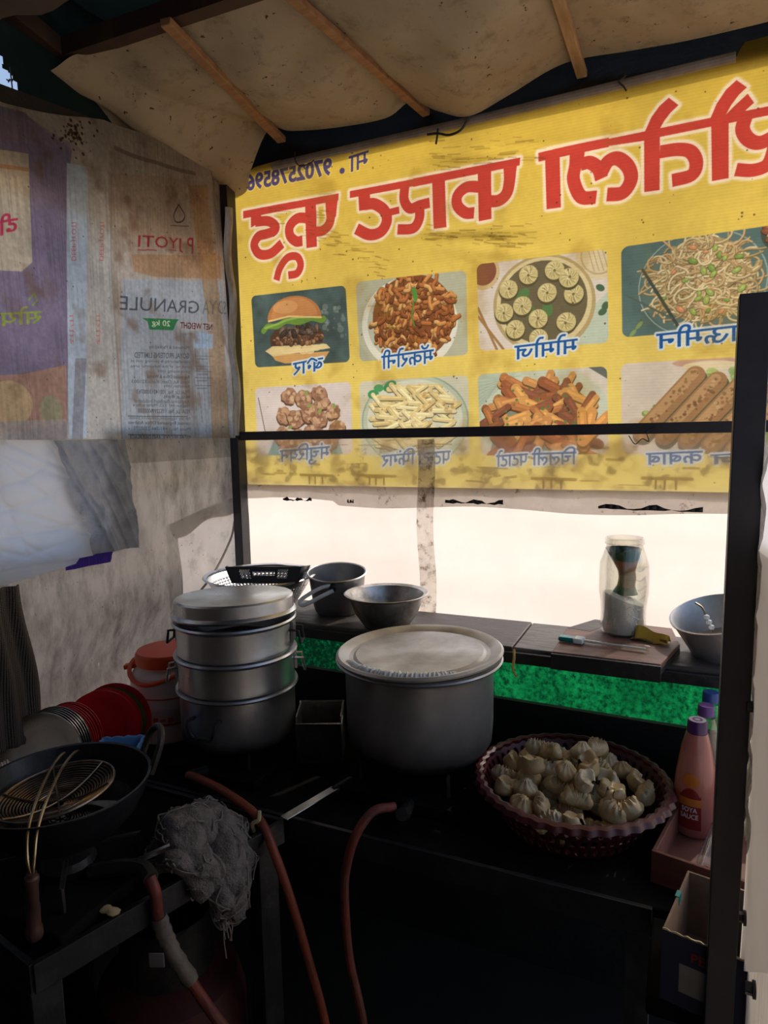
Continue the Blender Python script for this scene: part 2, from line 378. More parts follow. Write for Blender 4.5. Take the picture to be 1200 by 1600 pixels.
def glassmat():
    m, nt, out = newmat('jar_plastic')
    g = N(nt, 'ShaderNodeBsdfGlossy', Roughness=.08); t = N(nt, 'ShaderNodeBsdfTransparent'); t.inputs[0].default_value = (.95, .95, .92, 1)
    lw = N(nt, 'ShaderNodeLayerWeight', Blend=.25); mr = N(nt, 'ShaderNodeMapRange'); mr.inputs[3].default_value = .05; mr.inputs[4].default_value = .75
    nt.links.new(lw.outputs['Facing'], mr.inputs[0])
    mx = N(nt, 'ShaderNodeMixShader'); nt.links.new(mr.outputs[0], mx.inputs[0]); nt.links.new(t.outputs[0], mx.inputs[1]); nt.links.new(g.outputs[0], mx.inputs[2])
    nt.links.new(mx.outputs[0], out.inputs[0]); return m
M['jar'] = glassmat()
M['pet'] = M['jar']

# ------------------------------------------------------------------ printing: paints flat print (banner, sacks) into an image made here
def vnoise(h, w, cell, seed=0):
    r = np.random.default_rng(seed); gh, gw = max(2, int(h / cell) + 2), max(2, int(w / cell) + 2)
    g = r.random((gh, gw)); y = np.linspace(0, gh - 1.001, h); x = np.linspace(0, gw - 1.001, w)
    yi, xi = y.astype(int), x.astype(int); fy, fx = y - yi, x - xi
    fy = (fy * fy * (3 - 2 * fy))[:, None]; fx = (fx * fx * (3 - 2 * fx))[None]
    a = g[np.ix_(yi, xi)]; b = g[np.ix_(yi, xi + 1)]; c = g[np.ix_(yi + 1, xi)]; d = g[np.ix_(yi + 1, xi + 1)]
    return (a * (1 - fx) + b * fx) * (1 - fy) + (c * (1 - fx) + d * fx) * fy
def fnoise(h, w, cell, seed=0, oct=4):
    return sum(vnoise(h, w, max(2, cell / 2 ** k), seed + k * 17) * .5 ** k for k in range(oct)) / sum(.5 ** k for k in range(oct))
class Cv:
    def __init__(s, u0, v0, wm, hm, ppm, col):
        s.u0, s.v0, s.k = u0, v0, ppm; s.w, s.h = int(round(wm * ppm)), int(round(hm * ppm))
        s.a = np.empty((s.h, s.w, 3)); s.a[:] = np.array(col) / 255.
    def px(s, pts): p = np.array(pts, float); return np.stack([(p[:, 0] - s.u0) * s.k, (p[:, 1] - s.v0) * s.k], 1)
    def bb(s, P, pad):
        x0, y0 = np.floor(P.min(0) - pad).astype(int); x1, y1 = np.ceil(P.max(0) + pad).astype(int) + 1
        return max(0, x0), max(0, y0), min(s.w, x1), min(s.h, y1)
    def m_poly(s, pts):
        P = s.px(pts); x0, y0, x1, y1 = s.bb(P, 1)
        if x1 <= x0 or y1 <= y0: return None
        acc = np.zeros((y1 - y0, x1 - x0))
        for oy in (.17, .5, .83):
            for ox in (.17, .5, .83):
                X = np.arange(x0, x1)[None] + ox; Y = np.arange(y0, y1)[:, None] + oy; ins = np.zeros(acc.shape, bool)
                for (ax, ay), (bx, by) in zip(P, np.roll(P, -1, 0)):
                    if ay == by: continue
                    c = ((Y > min(ay, by)) & (Y <= max(ay, by))); xi = ax + (Y - ay) * (bx - ax) / (by - ay); ins ^= c & (X < xi)
                acc += ins
        return acc / 9, (x0, y0, x1, y1)
    def m_line(s, pts, wm):
        P = s.px(pts); ww = wm * s.k if not hasattr(wm, '__len__') else np.array(wm) * s.k
        x0, y0, x1, y1 = s.bb(P, np.max(ww) / 2 + 1.5)
        if x1 <= x0 or y1 <= y0: return None
        X = np.arange(x0, x1)[None] + .5; Y = np.arange(y0, y1)[:, None] + .5; best = np.full((y1 - y0, x1 - x0), -1e9)
        for i in range(len(P) - 1):
            a, b = P[i], P[i + 1]; d = b - a; L = d @ d + 1e-9; t = np.clip(((X - a[0]) * d[0] + (Y - a[1]) * d[1]) / L, 0, 1)
            w_ = ww if np.isscalar(ww) else ww[i] * (1 - t) + ww[i + 1] * t
            best = np.maximum(best, w_ / 2 - np.hypot(X - a[0] - t * d[0], Y - a[1] - t * d[1]))
        return np.clip(best + .5, 0, 1), (x0, y0, x1, y1)
    def put(s, m, col, al=1.):
        if m is None: return
        k, (x0, y0, x1, y1) = m; c = np.array(col) / 255.; r = s.a[y0:y1, x0:x1]; k = (k * al)[..., None]; r[:] = r * (1 - k) + c * k
    def poly(s, pts, col, al=1.): s.put(s.m_poly(pts), col, al)
    def line(s, pts, w, col, al=1.): s.put(s.m_line(pts, w), col, al)
    def disc(s, c, r, col, al=1., ry=None, rot=0):
        ry = ry or r; cs, sn = math.cos(rot), math.sin(rot)
        s.poly([(c[0] + r * math.cos(t) * cs - ry * math.sin(t) * sn, c[1] + r * math.cos(t) * sn + ry * math.sin(t) * cs) for t in np.linspace(0, 2 * math.pi, 36, endpoint=False)], col, al)
    def ring(s, c, r, w, col, al=1., ry=None):
        ry = ry or r; s.line([(c[0] + r * math.cos(t), c[1] + ry * math.sin(t)) for t in np.linspace(0, 2 * math.pi, 40)], w, col, al)
    def grain(s, amp, cell, seed=0):
        s.a *= (1 + amp * (fnoise(s.h, s.w, cell, seed) - .5) * 2)[..., None]
    def image(s, name):
        im = bpy.data.images.new(name, s.w, s.h, alpha=False); b = np.ones((s.h, s.w, 4), np.float32); b[..., :3] = np.clip(s.a, 0, 1)
        im.pixels.foreach_set(b.ravel()); im.update(); return im

def glyph_tris(text, bold=.0):
    c = bpy.data.curves.new('t', 'FONT'); c.body = text; c.offset = bold; c.resolution_u = 3
    o = bpy.data.objects.new('t', c); COL.objects.link(o); bpy.context.view_layer.update()
    me = o.to_mesh(); me.calc_loop_triangles(); v = np.array([p.co[:2] for p in me.vertices]); t = [tuple(q.vertices) for q in me.loop_triangles]
    o.to_mesh_clear(); bpy.data.objects.remove(o); bpy.data.curves.remove(c); return v, t
def text_mask(cv, text, fn, bold=.0):
    """coverage of a line of lettering; fn maps the text's own (0..1, 0..1) box to the sheet"""
    v, t = glyph_tris(text, bold)
    if not t: return None
    lo, hi = v.min(0), v.max(0); q = (v - lo) / (hi - lo); W = cv.px([fn(a, b) for a, b in q])
    x0, y0, x1, y1 = cv.bb(W, 12)
    if x1 <= x0 or y1 <= y0: return None
    S = 3; acc = np.zeros(((y1 - y0) * S, (x1 - x0) * S), np.float32)
    for tri in t:
        P = (W[list(tri)] - (x0, y0)) * S; a = np.floor(P.min(0)).astype(int); b = np.ceil(P.max(0)).astype(int) + 1
        a = np.maximum(a, 0); b = np.minimum(b, (acc.shape[1], acc.shape[0]))
        if b[0] <= a[0] or b[1] <= a[1]: continue
        X = np.arange(a[0], b[0])[None] + .5; Y = np.arange(a[1], b[1])[:, None] + .5; sg = []
        for i in range(3):
            p, r = P[i], P[(i + 1) % 3]; sg.append((r[0] - p[0]) * (Y - p[1]) - (r[1] - p[1]) * (X - p[0]))
        ins = ((sg[0] >= 0) & (sg[1] >= 0) & (sg[2] >= 0)) | ((sg[0] <= 0) & (sg[1] <= 0) & (sg[2] <= 0))
        acc[a[1]:b[1], a[0]:b[0]][ins] = 1
    m = acc.reshape(y1 - y0, S, x1 - x0, S).mean((1, 3)); return m, (x0, y0, x1, y1)
def dilate(m, r):
    k, b = m; p = np.pad(k, r + 1); out = np.zeros_like(p)
    for dy in range(-r, r + 1):
        for dx in range(-r, r + 1):
            d = math.hypot(dx, dy)
            if d <= r + .5: out = np.maximum(out, np.roll(np.roll(p, dy, 0), dx, 1) * min(1, r + .5 - d + .3))
    q = out[r + 1:-r - 1, r + 1:-r - 1]; return q, b

# ---- the food photographs on the banner, each painted on a small canvas of its own (0..1.5 wide, 0..1 high)
def food(kind, seed):
    R = random.Random(seed); c = Cv(0, 0, 1.5, 1.0, 230, (120, 120, 120)); U = R.uniform
    def blobs(n, cx, cy, rx, ry, cols, s0, s1, long=1., shade=.6):
        items = []
        for _ in range(n):
            a = U(0, 6.283); q = math.sqrt(U(0, 1)); items.append((cx + rx * q * math.cos(a), cy + ry * q * math.sin(a)))
        items.sort(key=lambda p: -p[1])
        for x, y in items:
            col = R.choice(cols); r = U(s0, s1); an = U(0, 3.14); dk = tuple(v * shade * .7 for v in col)
            c.disc((x, y - r * .12), r * long * 1.08, dk, .9, r * 1.1, an); c.disc((x, y), r * long, col, 1, r * .92, an)
            c.disc((x + r * .2, y + r * .3), r * long * .45, tuple(min(255, v * 1.25 + 8) for v in col), .6, r * .35, an)
    def wedge(x, y, L, w, an, col):
        dx, dy = math.cos(an) * L / 2, math.sin(an) * L / 2
        c.line([(x - dx, y - dy - w * .18), (x + dx, y + dy - w * .18)], [w * 1.1, w * .9], tuple(v * .5 for v in col)); c.line([(x - dx, y - dy), (x + dx, y + dy)], [w, w * .8], col)
        c.line([(x - dx * .8, y - dy * .8 + w * .2), (x + dx * .7, y + dy * .7 + w * .2)], w * .3, tuple(min(255, v * 1.22) for v in col), .7)
    if kind == 'burger':
        c.a[:] = np.array((58, 78, 80)) / 255; c.grain(.35, 60, seed)
        for _ in range(22): c.disc((U(1.1, 1.5), U(.35, .75)), U(.01, .05), (150, 165, 160), .35)
        c.poly([(.28, .16), (1.2, .16), (1.12, .06), (.85, .03), (.5, .03), (.34, .08)], (196, 146, 84)); c.poly([(.18, .22), (.3, .14), (.8, .17), (1.22, .2), (1.16, .26), (.7, .27), (.3, .28)], (214, 190, 130))
        for k in range(9): c.disc((.3 + k * .1, .2 + U(-.02, .03)), .07, (222, 200, 142), .8, .04)
        c.poly([(.28, .28), (1.1, .28), (1.13, .4), (1.05, .5), (.36, .5), (.27, .4)], (70, 46, 34)); blobs(120, .7, .36, .4, .08, [(120, 80, 56), (86, 58, 42), (64, 42, 32), (148, 104, 74)], .018, .035)
        blobs(40, .72, .47, .34, .04, [(70, 56, 50), (104, 84, 74), (52, 40, 36)], .02, .04, 1.8)
        c.line(spline([(.17, .5), (.25, .56), (.4, .55), (.55, .61), (.75, .58), (.95, .62), (1.1, .58), (1.14, .6)]), .075, (96, 140, 48)); c.line(spline([(.2, .54), (.4, .58), (.6, .63), (.9, .64), (1.1, .62)]), .03, (136, 176, 72))
        top = [(.25, .61)] + [(.68 + .43 * math.cos(t), .64 + .3 * math.sin(t)) for t in np.linspace(3.14, 0, 24)] + [(1.12, .6), (.9, .66), (.5, .65)]
        c.poly(top, (176, 112, 62)); c.poly([(.68 + (x - .68) * .86, .66 + (y - .64) * .86) for x, y in top[1:-3]], (196, 128, 72)); c.disc((.55, .8), .2, (222, 164, 104), .6, .09); c.line([(.27, .63), (.6, .67), (1.1, .62)], .025, (226, 190, 120))
    elif kind == 'macaroni':
        c.a[:] = np.array((168, 172, 148)) / 255; c.disc((.72, .42), .66, (214, 214, 200), 1, .58); c.disc((.72, .44), .58, (178, 180, 160), 1, .5)
        c.disc((.78, .5), .56, (120, 66, 34), 1, .52); cols = [(160, 92, 46), (132, 70, 36), (186, 124, 64), (108, 56, 30), (198, 146, 84)]
        for _ in range(330):
            a = U(0, 6.28); q = math.sqrt(U(0, 1)); x, y = .78 + .55 * q * math.cos(a), .5 + .5 * q * math.sin(a); an = U(0, 6.28); L = U(.03, .07); b = U(-1.4, 1.4)
            p = spline([(x, y), (x + L * math.cos(an), y + L * math.sin(an)), (x + L * math.cos(an) + L * math.cos(an + b), y + L * math.sin(an) + L * math.sin(an + b))], 4); col = R.choice(cols)
            c.line([(u, v - .012) for u, v in p], .05, tuple(t * .55 for t in col)); c.line(p, .042, col); c.line([(u, v + .008) for u, v in p], .012, tuple(min(255, t * 1.3) for t in col), .7)
        c.disc((.82, .78), .035, (70, 130, 50), 1, .09, .2); c.line([(.8, .7), (.77, .5), (.8, .4)], .02, (80, 120, 50))
    elif kind == 'momos':
        c.a[:] = np.array((206, 196, 186)) / 255; c.poly([(1.05, 0), (1.5, 0), (1.5, .55), (1.2, .3)], (168, 190, 168), .8); c.disc((.08, .9), .2, (196, 170, 120)); c.disc((.08, .91), .16, (120, 66, 50))
        c.disc((1.42, .95), .26, (206, 190, 150)); c.ring((1.42, .95), .2, .02, (176, 156, 116)); 
        for k in range(5): c.line([(1.3 + k * .05, 1.), (1.36 + k * .05, .78)], .008, (160, 140, 100))
        for q in ((.0, .5, .22, 0), (.0, .4, .3, 0)): c.line([(q[0], q[1]), (q[2], q[3])], .03, (150, 110, 66))
        c.disc((.78, .48), .59, (168, 148, 100), 1, .55); c.disc((.78, .49), .55, (206, 190, 140), 1, .51); c.disc((.78, .5), .5, (92, 84, 62), 1, .46)
        for x, y in ((.55, .6), (.83, .42), (.7, .25), (1.0, .2), (.62, .42)): c.disc((x, y), .09, (70, 116, 62), .9, .06, U(0, 3))
        for x, y in ((.62, .82), (.92, .84), (.38, .68), (.83, .6), (1.13, .56), (.54, .48), (.32, .42), (.72, .32), (1.04, .26), (.45, .22), (.72, .1), (1.08, .74)):
            c.disc((x, y - .018), .118, (74, 66, 44)); c.disc((x, y), .11, (192, 178, 118), 1, .105); c.disc((x - .02, y + .03), .06, (216, 206, 150), .6)
            for k in range(13):
                a = k * .483 + U(-.15, .15); r0_, r1_, tw_ = U(.012, .03), U(.075, .105), U(.3, .8); pp = [(x + r * math.cos(a + tw_ * (r - r0_) / .1), y + r * math.sin(a + tw_ * (r - r0_) / .1)) for r in np.linspace(r0_, r1_, 5)]
                c.line(pp, [.006, .010, .012, .011, .006], (128, 112, 62), U(.5, .95)); c.line([(u + .012, v + .006) for u, v in pp], .006, (228, 218, 170), .6)
            c.disc((x + U(-.01, .01), y + U(-.01, .01)), .016, (108, 94, 54))
        for x, y in ((1.42, .6), (1.47, .4), (1.44, .34)): c.disc((x, y), .05, (60, 90, 66), 1, .035, U(0, 3))
    elif kind == 'noodles':
        c.a[:] = np.array((70, 98, 98)) / 255; c.grain(.18, 70, seed); c.ring((.72, .5), .56, .012, (150, 170, 160), .8, .56); c.disc((.72, .5), .54, (80, 104, 100), .8, .54)
        c.disc((.74, .54), .42, (150, 128, 84), 1, .44); cols = [(206, 184, 132), (186, 160, 108), (222, 204, 156), (166, 138, 90), (196, 158, 110)]
        for _ in range(420):
            a = U(0, 6.28); q = math.sqrt(U(0, 1)); x, y = .74 + .42 * q * math.cos(a), .54 + .43 * q * math.sin(a); an = U(0, 6.28); p = [(x, y)]; k = U(-.9, .9)
            for _k in range(5): an += k + U(-.3, .3); x += .05 * math.cos(an); y += .05 * math.sin(an); p.append((x, y))
            p = spline(p, 3); col = R.choice(cols); c.line([(u + .004, v - .008) for u, v in p], .02, tuple(t * .55 for t in col), .8); c.line(p, .0155, col)
        blobs(26, .74, .52, .38, .38, [(110, 140, 60), (140, 160, 76), (196, 130, 90)], .015, .03, 1.6)
        c.line([(.2, .72), (.52, .06)], .03, (52, 62, 58)); c.line([(.05, .46), (.46, .16)], .02, (72, 86, 80)); c.disc((1.42, .92), .2, (54, 66, 62)); blobs(40, 1.42, .95, .16, .12, [(150, 90, 60), (120, 66, 44), (196, 170, 130)], .02, .04, 1.6)
        blobs(50, 1.52, .45, .14, .2, [(190, 120, 70), (206, 180, 120), (150, 160, 80)], .02, .04, 2)
        for x, y in ((.16, .12), (.1, .04)): c.disc((x, y), .05, (120, 150, 84), 1, .02, .9)
    elif kind == 'manchurian':
        c.a[:] = np.array((206, 196, 194)) / 255; c.grain(.05, 80, seed); c.line([(.05, .85), (.16, .25)], .012, (90, 80, 76)); c.poly([(.16, .0), (1.36, .0), (1.25, .28), (.3, .26)], (104, 148, 150))
        for x, y, r in ((.55, .85, .12), (.78, .8, .13), (1.02, .86, .12), (1.06, .74, .12), (.46, .58, .13), (.64, .52, .14), (.86, .6, .14), (1.0, .5, .13), (1.22, .6, .11), (1.28, .36, .13), (.42, .28, .14), (.66, .25, .13), (.92, .3, .15), (1.15, .2, .14), (.76, .1, .15), (.5, .1, .13), (1.05, .05, .14)):
            R2 = [(t_, r * (1 + U(-.14, .14))) for t_ in np.linspace(0, 6.28, 19)[:-1]]
            c.poly([(x + q * 1.05 * math.cos(t_), y - .02 + q * 1.05 * math.sin(t_)) for t_, q in R2], (84, 58, 46)); c.poly([(x + q * .96 * math.cos(t_), y + q * .96 * math.sin(t_)) for t_, q in R2], (158, 116, 90))
            for _ in range(9): c.line([(x + U(-.7, .7) * r, y + U(-.7, .7) * r) for _k in range(3)], .02, R.choice([(104, 70, 54), (196, 156, 122)]), .5)
            for _ in range(22): c.disc((x + U(-.7, .7) * r, y + U(-.7, .7) * r), U(.015, .04), R.choice([(188, 144, 112), (126, 84, 64), (206, 172, 134), (146, 100, 78)]), .8)
        for x, y in ((.86, .7), (1.24, .68), (.82, .88), (.55, .4), (1.02, .62)): c.disc((x, y), .04, (130, 148, 78), 1, .025, U(0, 3))
    elif kind == 'penne':
        c.a[:] = np.array((198, 198, 176)) / 255; c.disc((.76, .45), .74, (178, 190, 168), 1, .6); c.disc((.76, .47), .66, (206, 210, 190), 1, .52); c.ring((.76, .45), .73, .02, (120, 150, 130), .7, .6)
        c.disc((.2, .82), .08, (52, 140, 84), 1, .06); c.disc((.28, .9), .07, (60, 150, 90), 1, .05); c.disc((.44, .92), .1, (44, 132, 76), 1, .06, .5)
        for k in range(95):
            y = .86 - .74 * (k / 95) + U(-.05, .05); x = .76 + U(-.56, .56) * math.sqrt(max(.05, 1 - ((y - .47) / .55) ** 2)); wedge(x, y, U(.22, .36), U(.055, .075), R.choice([U(-.3, .25), U(-1.0, -.6), U(-.2, .1), U(.3, .6)]), R.choice([(218, 200, 142), (226, 212, 160), (206, 184, 122), (212, 194, 140)]))
        for _ in range(20): c.disc((U(.9, 1.3), U(.55, .8)), U(.01, .03), (176, 128, 70), .5)
    elif kind == 'potato':
        c.a[:] = np.array((202, 194, 182)) / 255; c.disc((.7, .5), .82, (186, 196, 176), 1, .56); c.poly([(0, .6), (.5, 1), (0, 1)], (168, 184, 166))
        for k in range(9): c.line([(0, .55 + k * .05), (.3 + k * .03, .95)], .008, (140, 160, 140), .6)
        c.poly([(.1, .0), (1.3, .0), (1.2, .5), (.3, .6)], (96, 110, 92), .8)
        for k in range(84):
            y = .84 - .8 * (k / 84) + U(-.05, .05); x = .72 + U(-.58, .58) * math.sqrt(max(.15, 1 - ((y - .35) / .6) ** 2)); wedge(x, y, U(.24, .42), U(.08, .13), R.choice([U(-.7, -.3), U(-1.2, -.7), U(.1, .6), U(.9, 1.3)]), R.choice([(168, 104, 58), (142, 78, 48), (190, 132, 74), (122, 70, 50), (202, 146, 78)]))
        for x, an in ((1.28, 1.3), (1.22, 1.6), (1.36, .8)): wedge(x, .3, .4, .13, an, (206, 142, 74))
        for _ in range(50): c.disc((U(.25, 1.2), U(.1, .8)), U(.01, .022), (84, 110, 60), .9)
        c.poly([(1.3, 1.0), (1.5, .86), (1.5, 1.0)], (90, 96, 92))
    elif kind == 'kebab':
        c.a[:] = np.array((206, 194, 178)) / 255; c.grain(.06, 90, seed); c.disc((.8, .97), .3, (190, 150, 130), 1, .05); c.disc((.85, .93), .25, (216, 200, 160), 1, .05)
        for _ in range(170): t = U(0, 1); c.disc((.28 + t * .65 + U(-.06, .06), .4 + t * .42 + U(-.04, .07)), U(.015, .04), R.choice([(132, 160, 84), (108, 140, 66), (164, 184, 106)]), .9)
        for _ in range(130): c.disc((U(1.05, 1.5), U(.62, .9)), U(.02, .05), R.choice([(150, 174, 106), (126, 160, 90), (186, 196, 140)]), .8)
        c.ring((1.24, .78), .15, .025, (196, 206, 160)); c.ring((1.25, .78), .1, .02, (110, 150, 110)); c.disc((1.26, .78), .05, (70, 110, 80))
        for k in range(6):
            a, b = (.2 + k * .22, .24 - k * .05), (.72 + k * .2, .84 - k * .07)
            c.line([(a[0] + .01, a[1] - .04), (b[0] + .01, b[1] - .04)], .20, (80, 78, 60)); c.line([a, b], .185, (150, 110, 72)); c.line([(a[0] - .015, a[1] + .02), (b[0] - .015, b[1] + .02)], .10, (182, 142, 96), .8)
            for _ in range(46): t = U(-.05, 1.05); c.disc((a[0] + (b[0] - a[0]) * t + U(-.05, .05), a[1] + (b[1] - a[1]) * t + U(-.05, .05)), U(.008, .02), R.choice([(104, 70, 46), (196, 160, 112), (120, 96, 56), (134, 90, 60)]), .8)
        for _ in range(60): c.disc((U(1.2, 1.5), U(.0, .22)), U(.015, .04), R.choice([(132, 168, 84), (100, 146, 80)]), .9)
    return c
def paste(cv, art, fn, rad=.075, fade=.0):
    """lay a photograph, corners rounded, on the sheet; fn maps (0..1.5, 0..1) to it (affine)"""
    o, ex, ey = np.array(fn(0, 0)), np.array(fn(1, 0)), np.array(fn(0, 1)); A = np.linalg.inv(np.stack([ex - o, ey - o], 1))
    P = cv.px([fn(0, 0), fn(1.5, 0), fn(1.5, 1), fn(0, 1)]); x0, y0, x1, y1 = cv.bb(P, 2)
    X, Y = np.meshgrid(np.arange(x0, x1) + .5, np.arange(y0, y1) + .5); uv = np.stack([X / cv.k + cv.u0 - o[0], Y / cv.k + cv.v0 - o[1]], -1) @ A.T; a, b = uv[..., 0], uv[..., 1]
    dx = np.maximum(np.abs(a - .75) - (.75 - rad), 0); dy = np.maximum(np.abs(b - .5) - (.5 - rad), 0); pxs = np.linalg.norm(ex - o) * cv.k
    k = np.clip((rad - np.hypot(dx, dy)) * pxs + .5, 0, 1)[..., None]
    fa, fb = np.clip(a * art.k - .5, 0, art.w - 1.001), np.clip(b * art.k - .5, 0, art.h - 1.001); ia, ib = fa.astype(int), fb.astype(int); ta, tb = (fa - ia)[..., None], (fb - ib)[..., None]
    T = art.a; c = (T[ib, ia] * (1 - ta) + T[ib, ia + 1] * ta) * (1 - tb) + (T[ib + 1, ia] * (1 - ta) + T[ib + 1, ia + 1] * ta) * tb
    r = cv.a[y0:y1, x0:x1]; r[:] = r * (1 - k) + c * k

# ---- the banner's print, measured on the wall
def banner_image():
    cv = Cv(-1.30, 1.335, 1.72, 1.02, 1000, (226, 192, 60)); h, w = cv.h, cv.w
    vv = np.linspace(0, 1, h)[:, None]
    cv.a[..., :] = (np.array((226, 206, 112)) * (1 - vv[..., None]) + np.array((214, 178, 62)) * vv[..., None])[..., :] / 255 * np.ones((h, w, 1))
    # food photographs: corners read on the wall
    B = on_back
    def quad(tl, tr, bl):
        a, b, c = np.array(B(*tl)), np.array(B(*tr)), np.array(B(*bl)); ex, ey = (b - a) / 1.5, a - c
        return lambda u, v: tuple(c + ex * u + ey * v)
    for kind, tl, tr, bl, sd in (('burger', (390, 462), (538, 445), (397, 574), 1), ('macaroni', (554, 440), (727, 421), (559, 564), 2), ('momos', (743, 412), (948, 388), (748, 548), 3), ('noodles', (970, 385), (1245, 345), (972, 527), 4),
                                 ('manchurian', (397, 606), (545, 596), (402, 712), 5), ('penne', (558, 596), (730, 586), (562, 712), 6), ('potato', (745, 585), (948, 572), (750, 712), 7), ('kebab', (970, 568), (1225, 553), (972, 710), 8)):
        art = food(kind, sd); art.a = art.a * .9 + np.array((210, 196, 140)) / 255 * .1; paste(cv, art, quad(tl, tr, bl))
    # big lettering, stroke by stroke, as it shows from the back of the cloth
    red = (200, 66, 52); mask = np.zeros((h, w))
    def acc(m):
        if m is None: return
        k, (x0, y0, x1, y1) = m; mask[y0:y1, x0:x1] = np.maximum(mask[y0:y1, x0:x1], k)
    def crop(ox, oy): return lambda p: B(ox + p[0] / 4, oy + p[1] / 4)
    Acr, Bcr, Ccr = crop(370, 220), crop(650, 180), crop(900, 60)
    def S(cr, pts, wd):
        q = [cr(p) for p in spline(pts, 6)]; m = pts[len(pts) // 2]; e = np.linalg.norm(np.array(cr((m[0], m[1] + 10))) - np.array(cr(m))) / 10; acc(cv.m_line_flat(q, wd * e))
    def Pg(cr, pts): acc(cv.m_poly([cr(p) for p in pts]))
    Pg(Acr, [(35, 438), (628, 323), (626, 368), (36, 484)])
    Pg(Acr, [(84, 440), (148, 430), (148, 505), (84, 540)])
    S(Acr, [(112, 505), (190, 500), (236, 530), (228, 562), (180, 580), (130, 596), (103, 650), (135, 705), (205, 702), (278, 640)], 62)
    S(Acr, [(240, 868), (262, 795), (312, 728), (370, 722), (393, 772), (370, 825), (315, 838)], 50)
    S(Acr, [(440, 480), (375, 482), (328, 530), (328, 590), (366, 626), (405, 622)], 66); Pg(Acr, [(420, 390), (487, 378), (495, 658), (430, 668)])
    S(Acr, [(588, 350), (585, 430), (570, 510), (530, 558), (470, 565)], 66); Pg(Acr, [(545, 350), (625, 335), (612, 470), (552, 480)])
    Pg(Acr, [(697, 308), (1205, 206), (1205, 252), (697, 352)]); Pg(Bcr, [(-30, 386), (645, 255), (643, 306), (-30, 438)])
    Pg(Acr, [(750, 335), (822, 325), (826, 420), (756, 432)])
    S(Acr, [(790, 392), (850, 388), (912, 430), (928, 495), (892, 562), (820, 582), (740, 545)], 74); S(Acr, [(925, 445), (1005, 425)], 46)
    S(Acr, [(1040, 262), (1035, 360), (1072, 415), (1130, 395), (1195, 378)], 66); S(Acr, [(1132, 400), (1130, 480), (1090, 540), (995, 548)], 66)
    Pg(Bcr, [(90, 395), (170, 380), (180, 690), (100, 702)])
    S(Bcr, [(400, 440), (310, 440), (252, 490), (250, 555), (300, 602), (355, 602)], 72); Pg(Bcr, [(378, 340), (462, 325), (464, 640), (384, 655)])
    S(Bcr, [(580, 300), (578, 400), (560, 480), (510, 525), (440, 530)], 78); Pg(Bcr, [(540, 300), (628, 285), (612, 420), (545, 430)])
    Pg(Bcr, [(760, 228), (1205, 138), (1205, 195), (762, 284)]); Pg(Ccr, [(-20, 672), (430, 578), (430, 636), (-20, 702)]); Pg(Ccr, [(420, 580), (1230, 408), (1230, 466), (420, 634)])
    Pg(Bcr, [(803, 250), (895, 232), (902, 570), (812, 582)])
    Pg(Ccr, [(-40, 690), (58, 670), (40, 800), (-45, 800)]); S(Ccr, [(10, 690), (-6, 790), (-18, 880), (30, 985), (125, 988)], 84); S(Ccr, [(30, 782), (85, 772), (138, 810), (158, 872)], 84)
    S(Ccr, [(158, 835), (200, 765), (262, 748), (325, 800), (342, 880), (290, 960), (192, 972)], 88)
    Pg(Ccr, [(425, 600), (524, 580), (522, 944), (426, 957)]); Pg(Ccr, [(430, 580), (470, 490), (520, 420), (580, 365), (640, 412), (590, 460), (552, 510), (524, 560)])
    S(Ccr, [(524, 706), (640, 690), (718, 706), (752, 775), (722, 850), (600, 885)], 84)
    Pg(Ccr, [(845, 490), (955, 468), (955, 868), (850, 888)]); Pg(Ccr, [(840, 495), (880, 400), (940, 310), (1005, 250), (1070, 295), (1020, 342), (970, 410), (935, 475)]); Pg(Ccr, [(935, 472), (985, 420), (1075, 335), (1115, 392), (1062, 440), (1040, 480)])
    S(Ccr, [(1062, 480), (1042, 560), (1080, 625), (1150, 645), (1250, 600)], 88); S(Ccr, [(1000, 815), (1110, 818), (1200, 780), (1240, 680), (1245, 600)], 84)
    wm = dilate((mask, None), 7)[0]; wm = np.clip(wm, 0, 1)[..., None]; soft = dilate((mask, None), 10)[0][..., None]
    cv.a = cv.a * (1 - soft * .45) + np.array((236, 214, 150)) / 255 * soft * .45; cv.a = cv.a * (1 - wm) + np.array((240, 216, 178)) / 255 * wm; mk = mask[..., None]; cv.a = cv.a * (1 - mk) + np.array(red) / 255 * mk
    # small lettering: dish names in blue with a pale edge, phone number in violet; all mirrored
    def word(text, bl, br, hpx, col, edge, bold, rim):
        a, b = np.array(B(*bl)), np.array(B(*br)); up = np.array(B(bl[0], bl[1] - hpx)) - a
        m = text_mask(cv, text, lambda u, v: tuple(b + (a - b) * u + up * v), bold)
        if m is None: return
        cv.put(dilate(m, rim), edge, .95); cv.put(m, col)
    blue, pale = (34, 84, 146), (206, 214, 214)
    for t, bl, br, hp in (('बगर', (455, 587), (502, 578), 20), ('मॅकरोनी', (593, 577), (676, 567), 30), ('मोमोज', (803, 562), (902, 551), 31), ('चाऊमीन', (1025, 545), (1190, 528), 34),
                          ('मंचुिरयन', (436, 730), (513, 724), 34), ('िफंगर', (594, 730), (646, 726), 26), ('पटाटो', (650, 728), (702, 724), 28), ('पटाटो', (774, 730), (824, 727), 26), ('िचलली', (830, 728), (900, 726), 28), ('कबाब', (1009, 727), (1098, 724), 19), ('वेज', (1110, 726), (1190, 722), 22)):
        word(t, bl, br, hp, blue, pale, .012, 5)
    q = [B(*p) for p in spline([(478, 567), (484, 560), (492, 563)], 4)]; cv.line(q, .012, pale); cv.line(q, .006, blue)
    vi = (84, 72, 110)
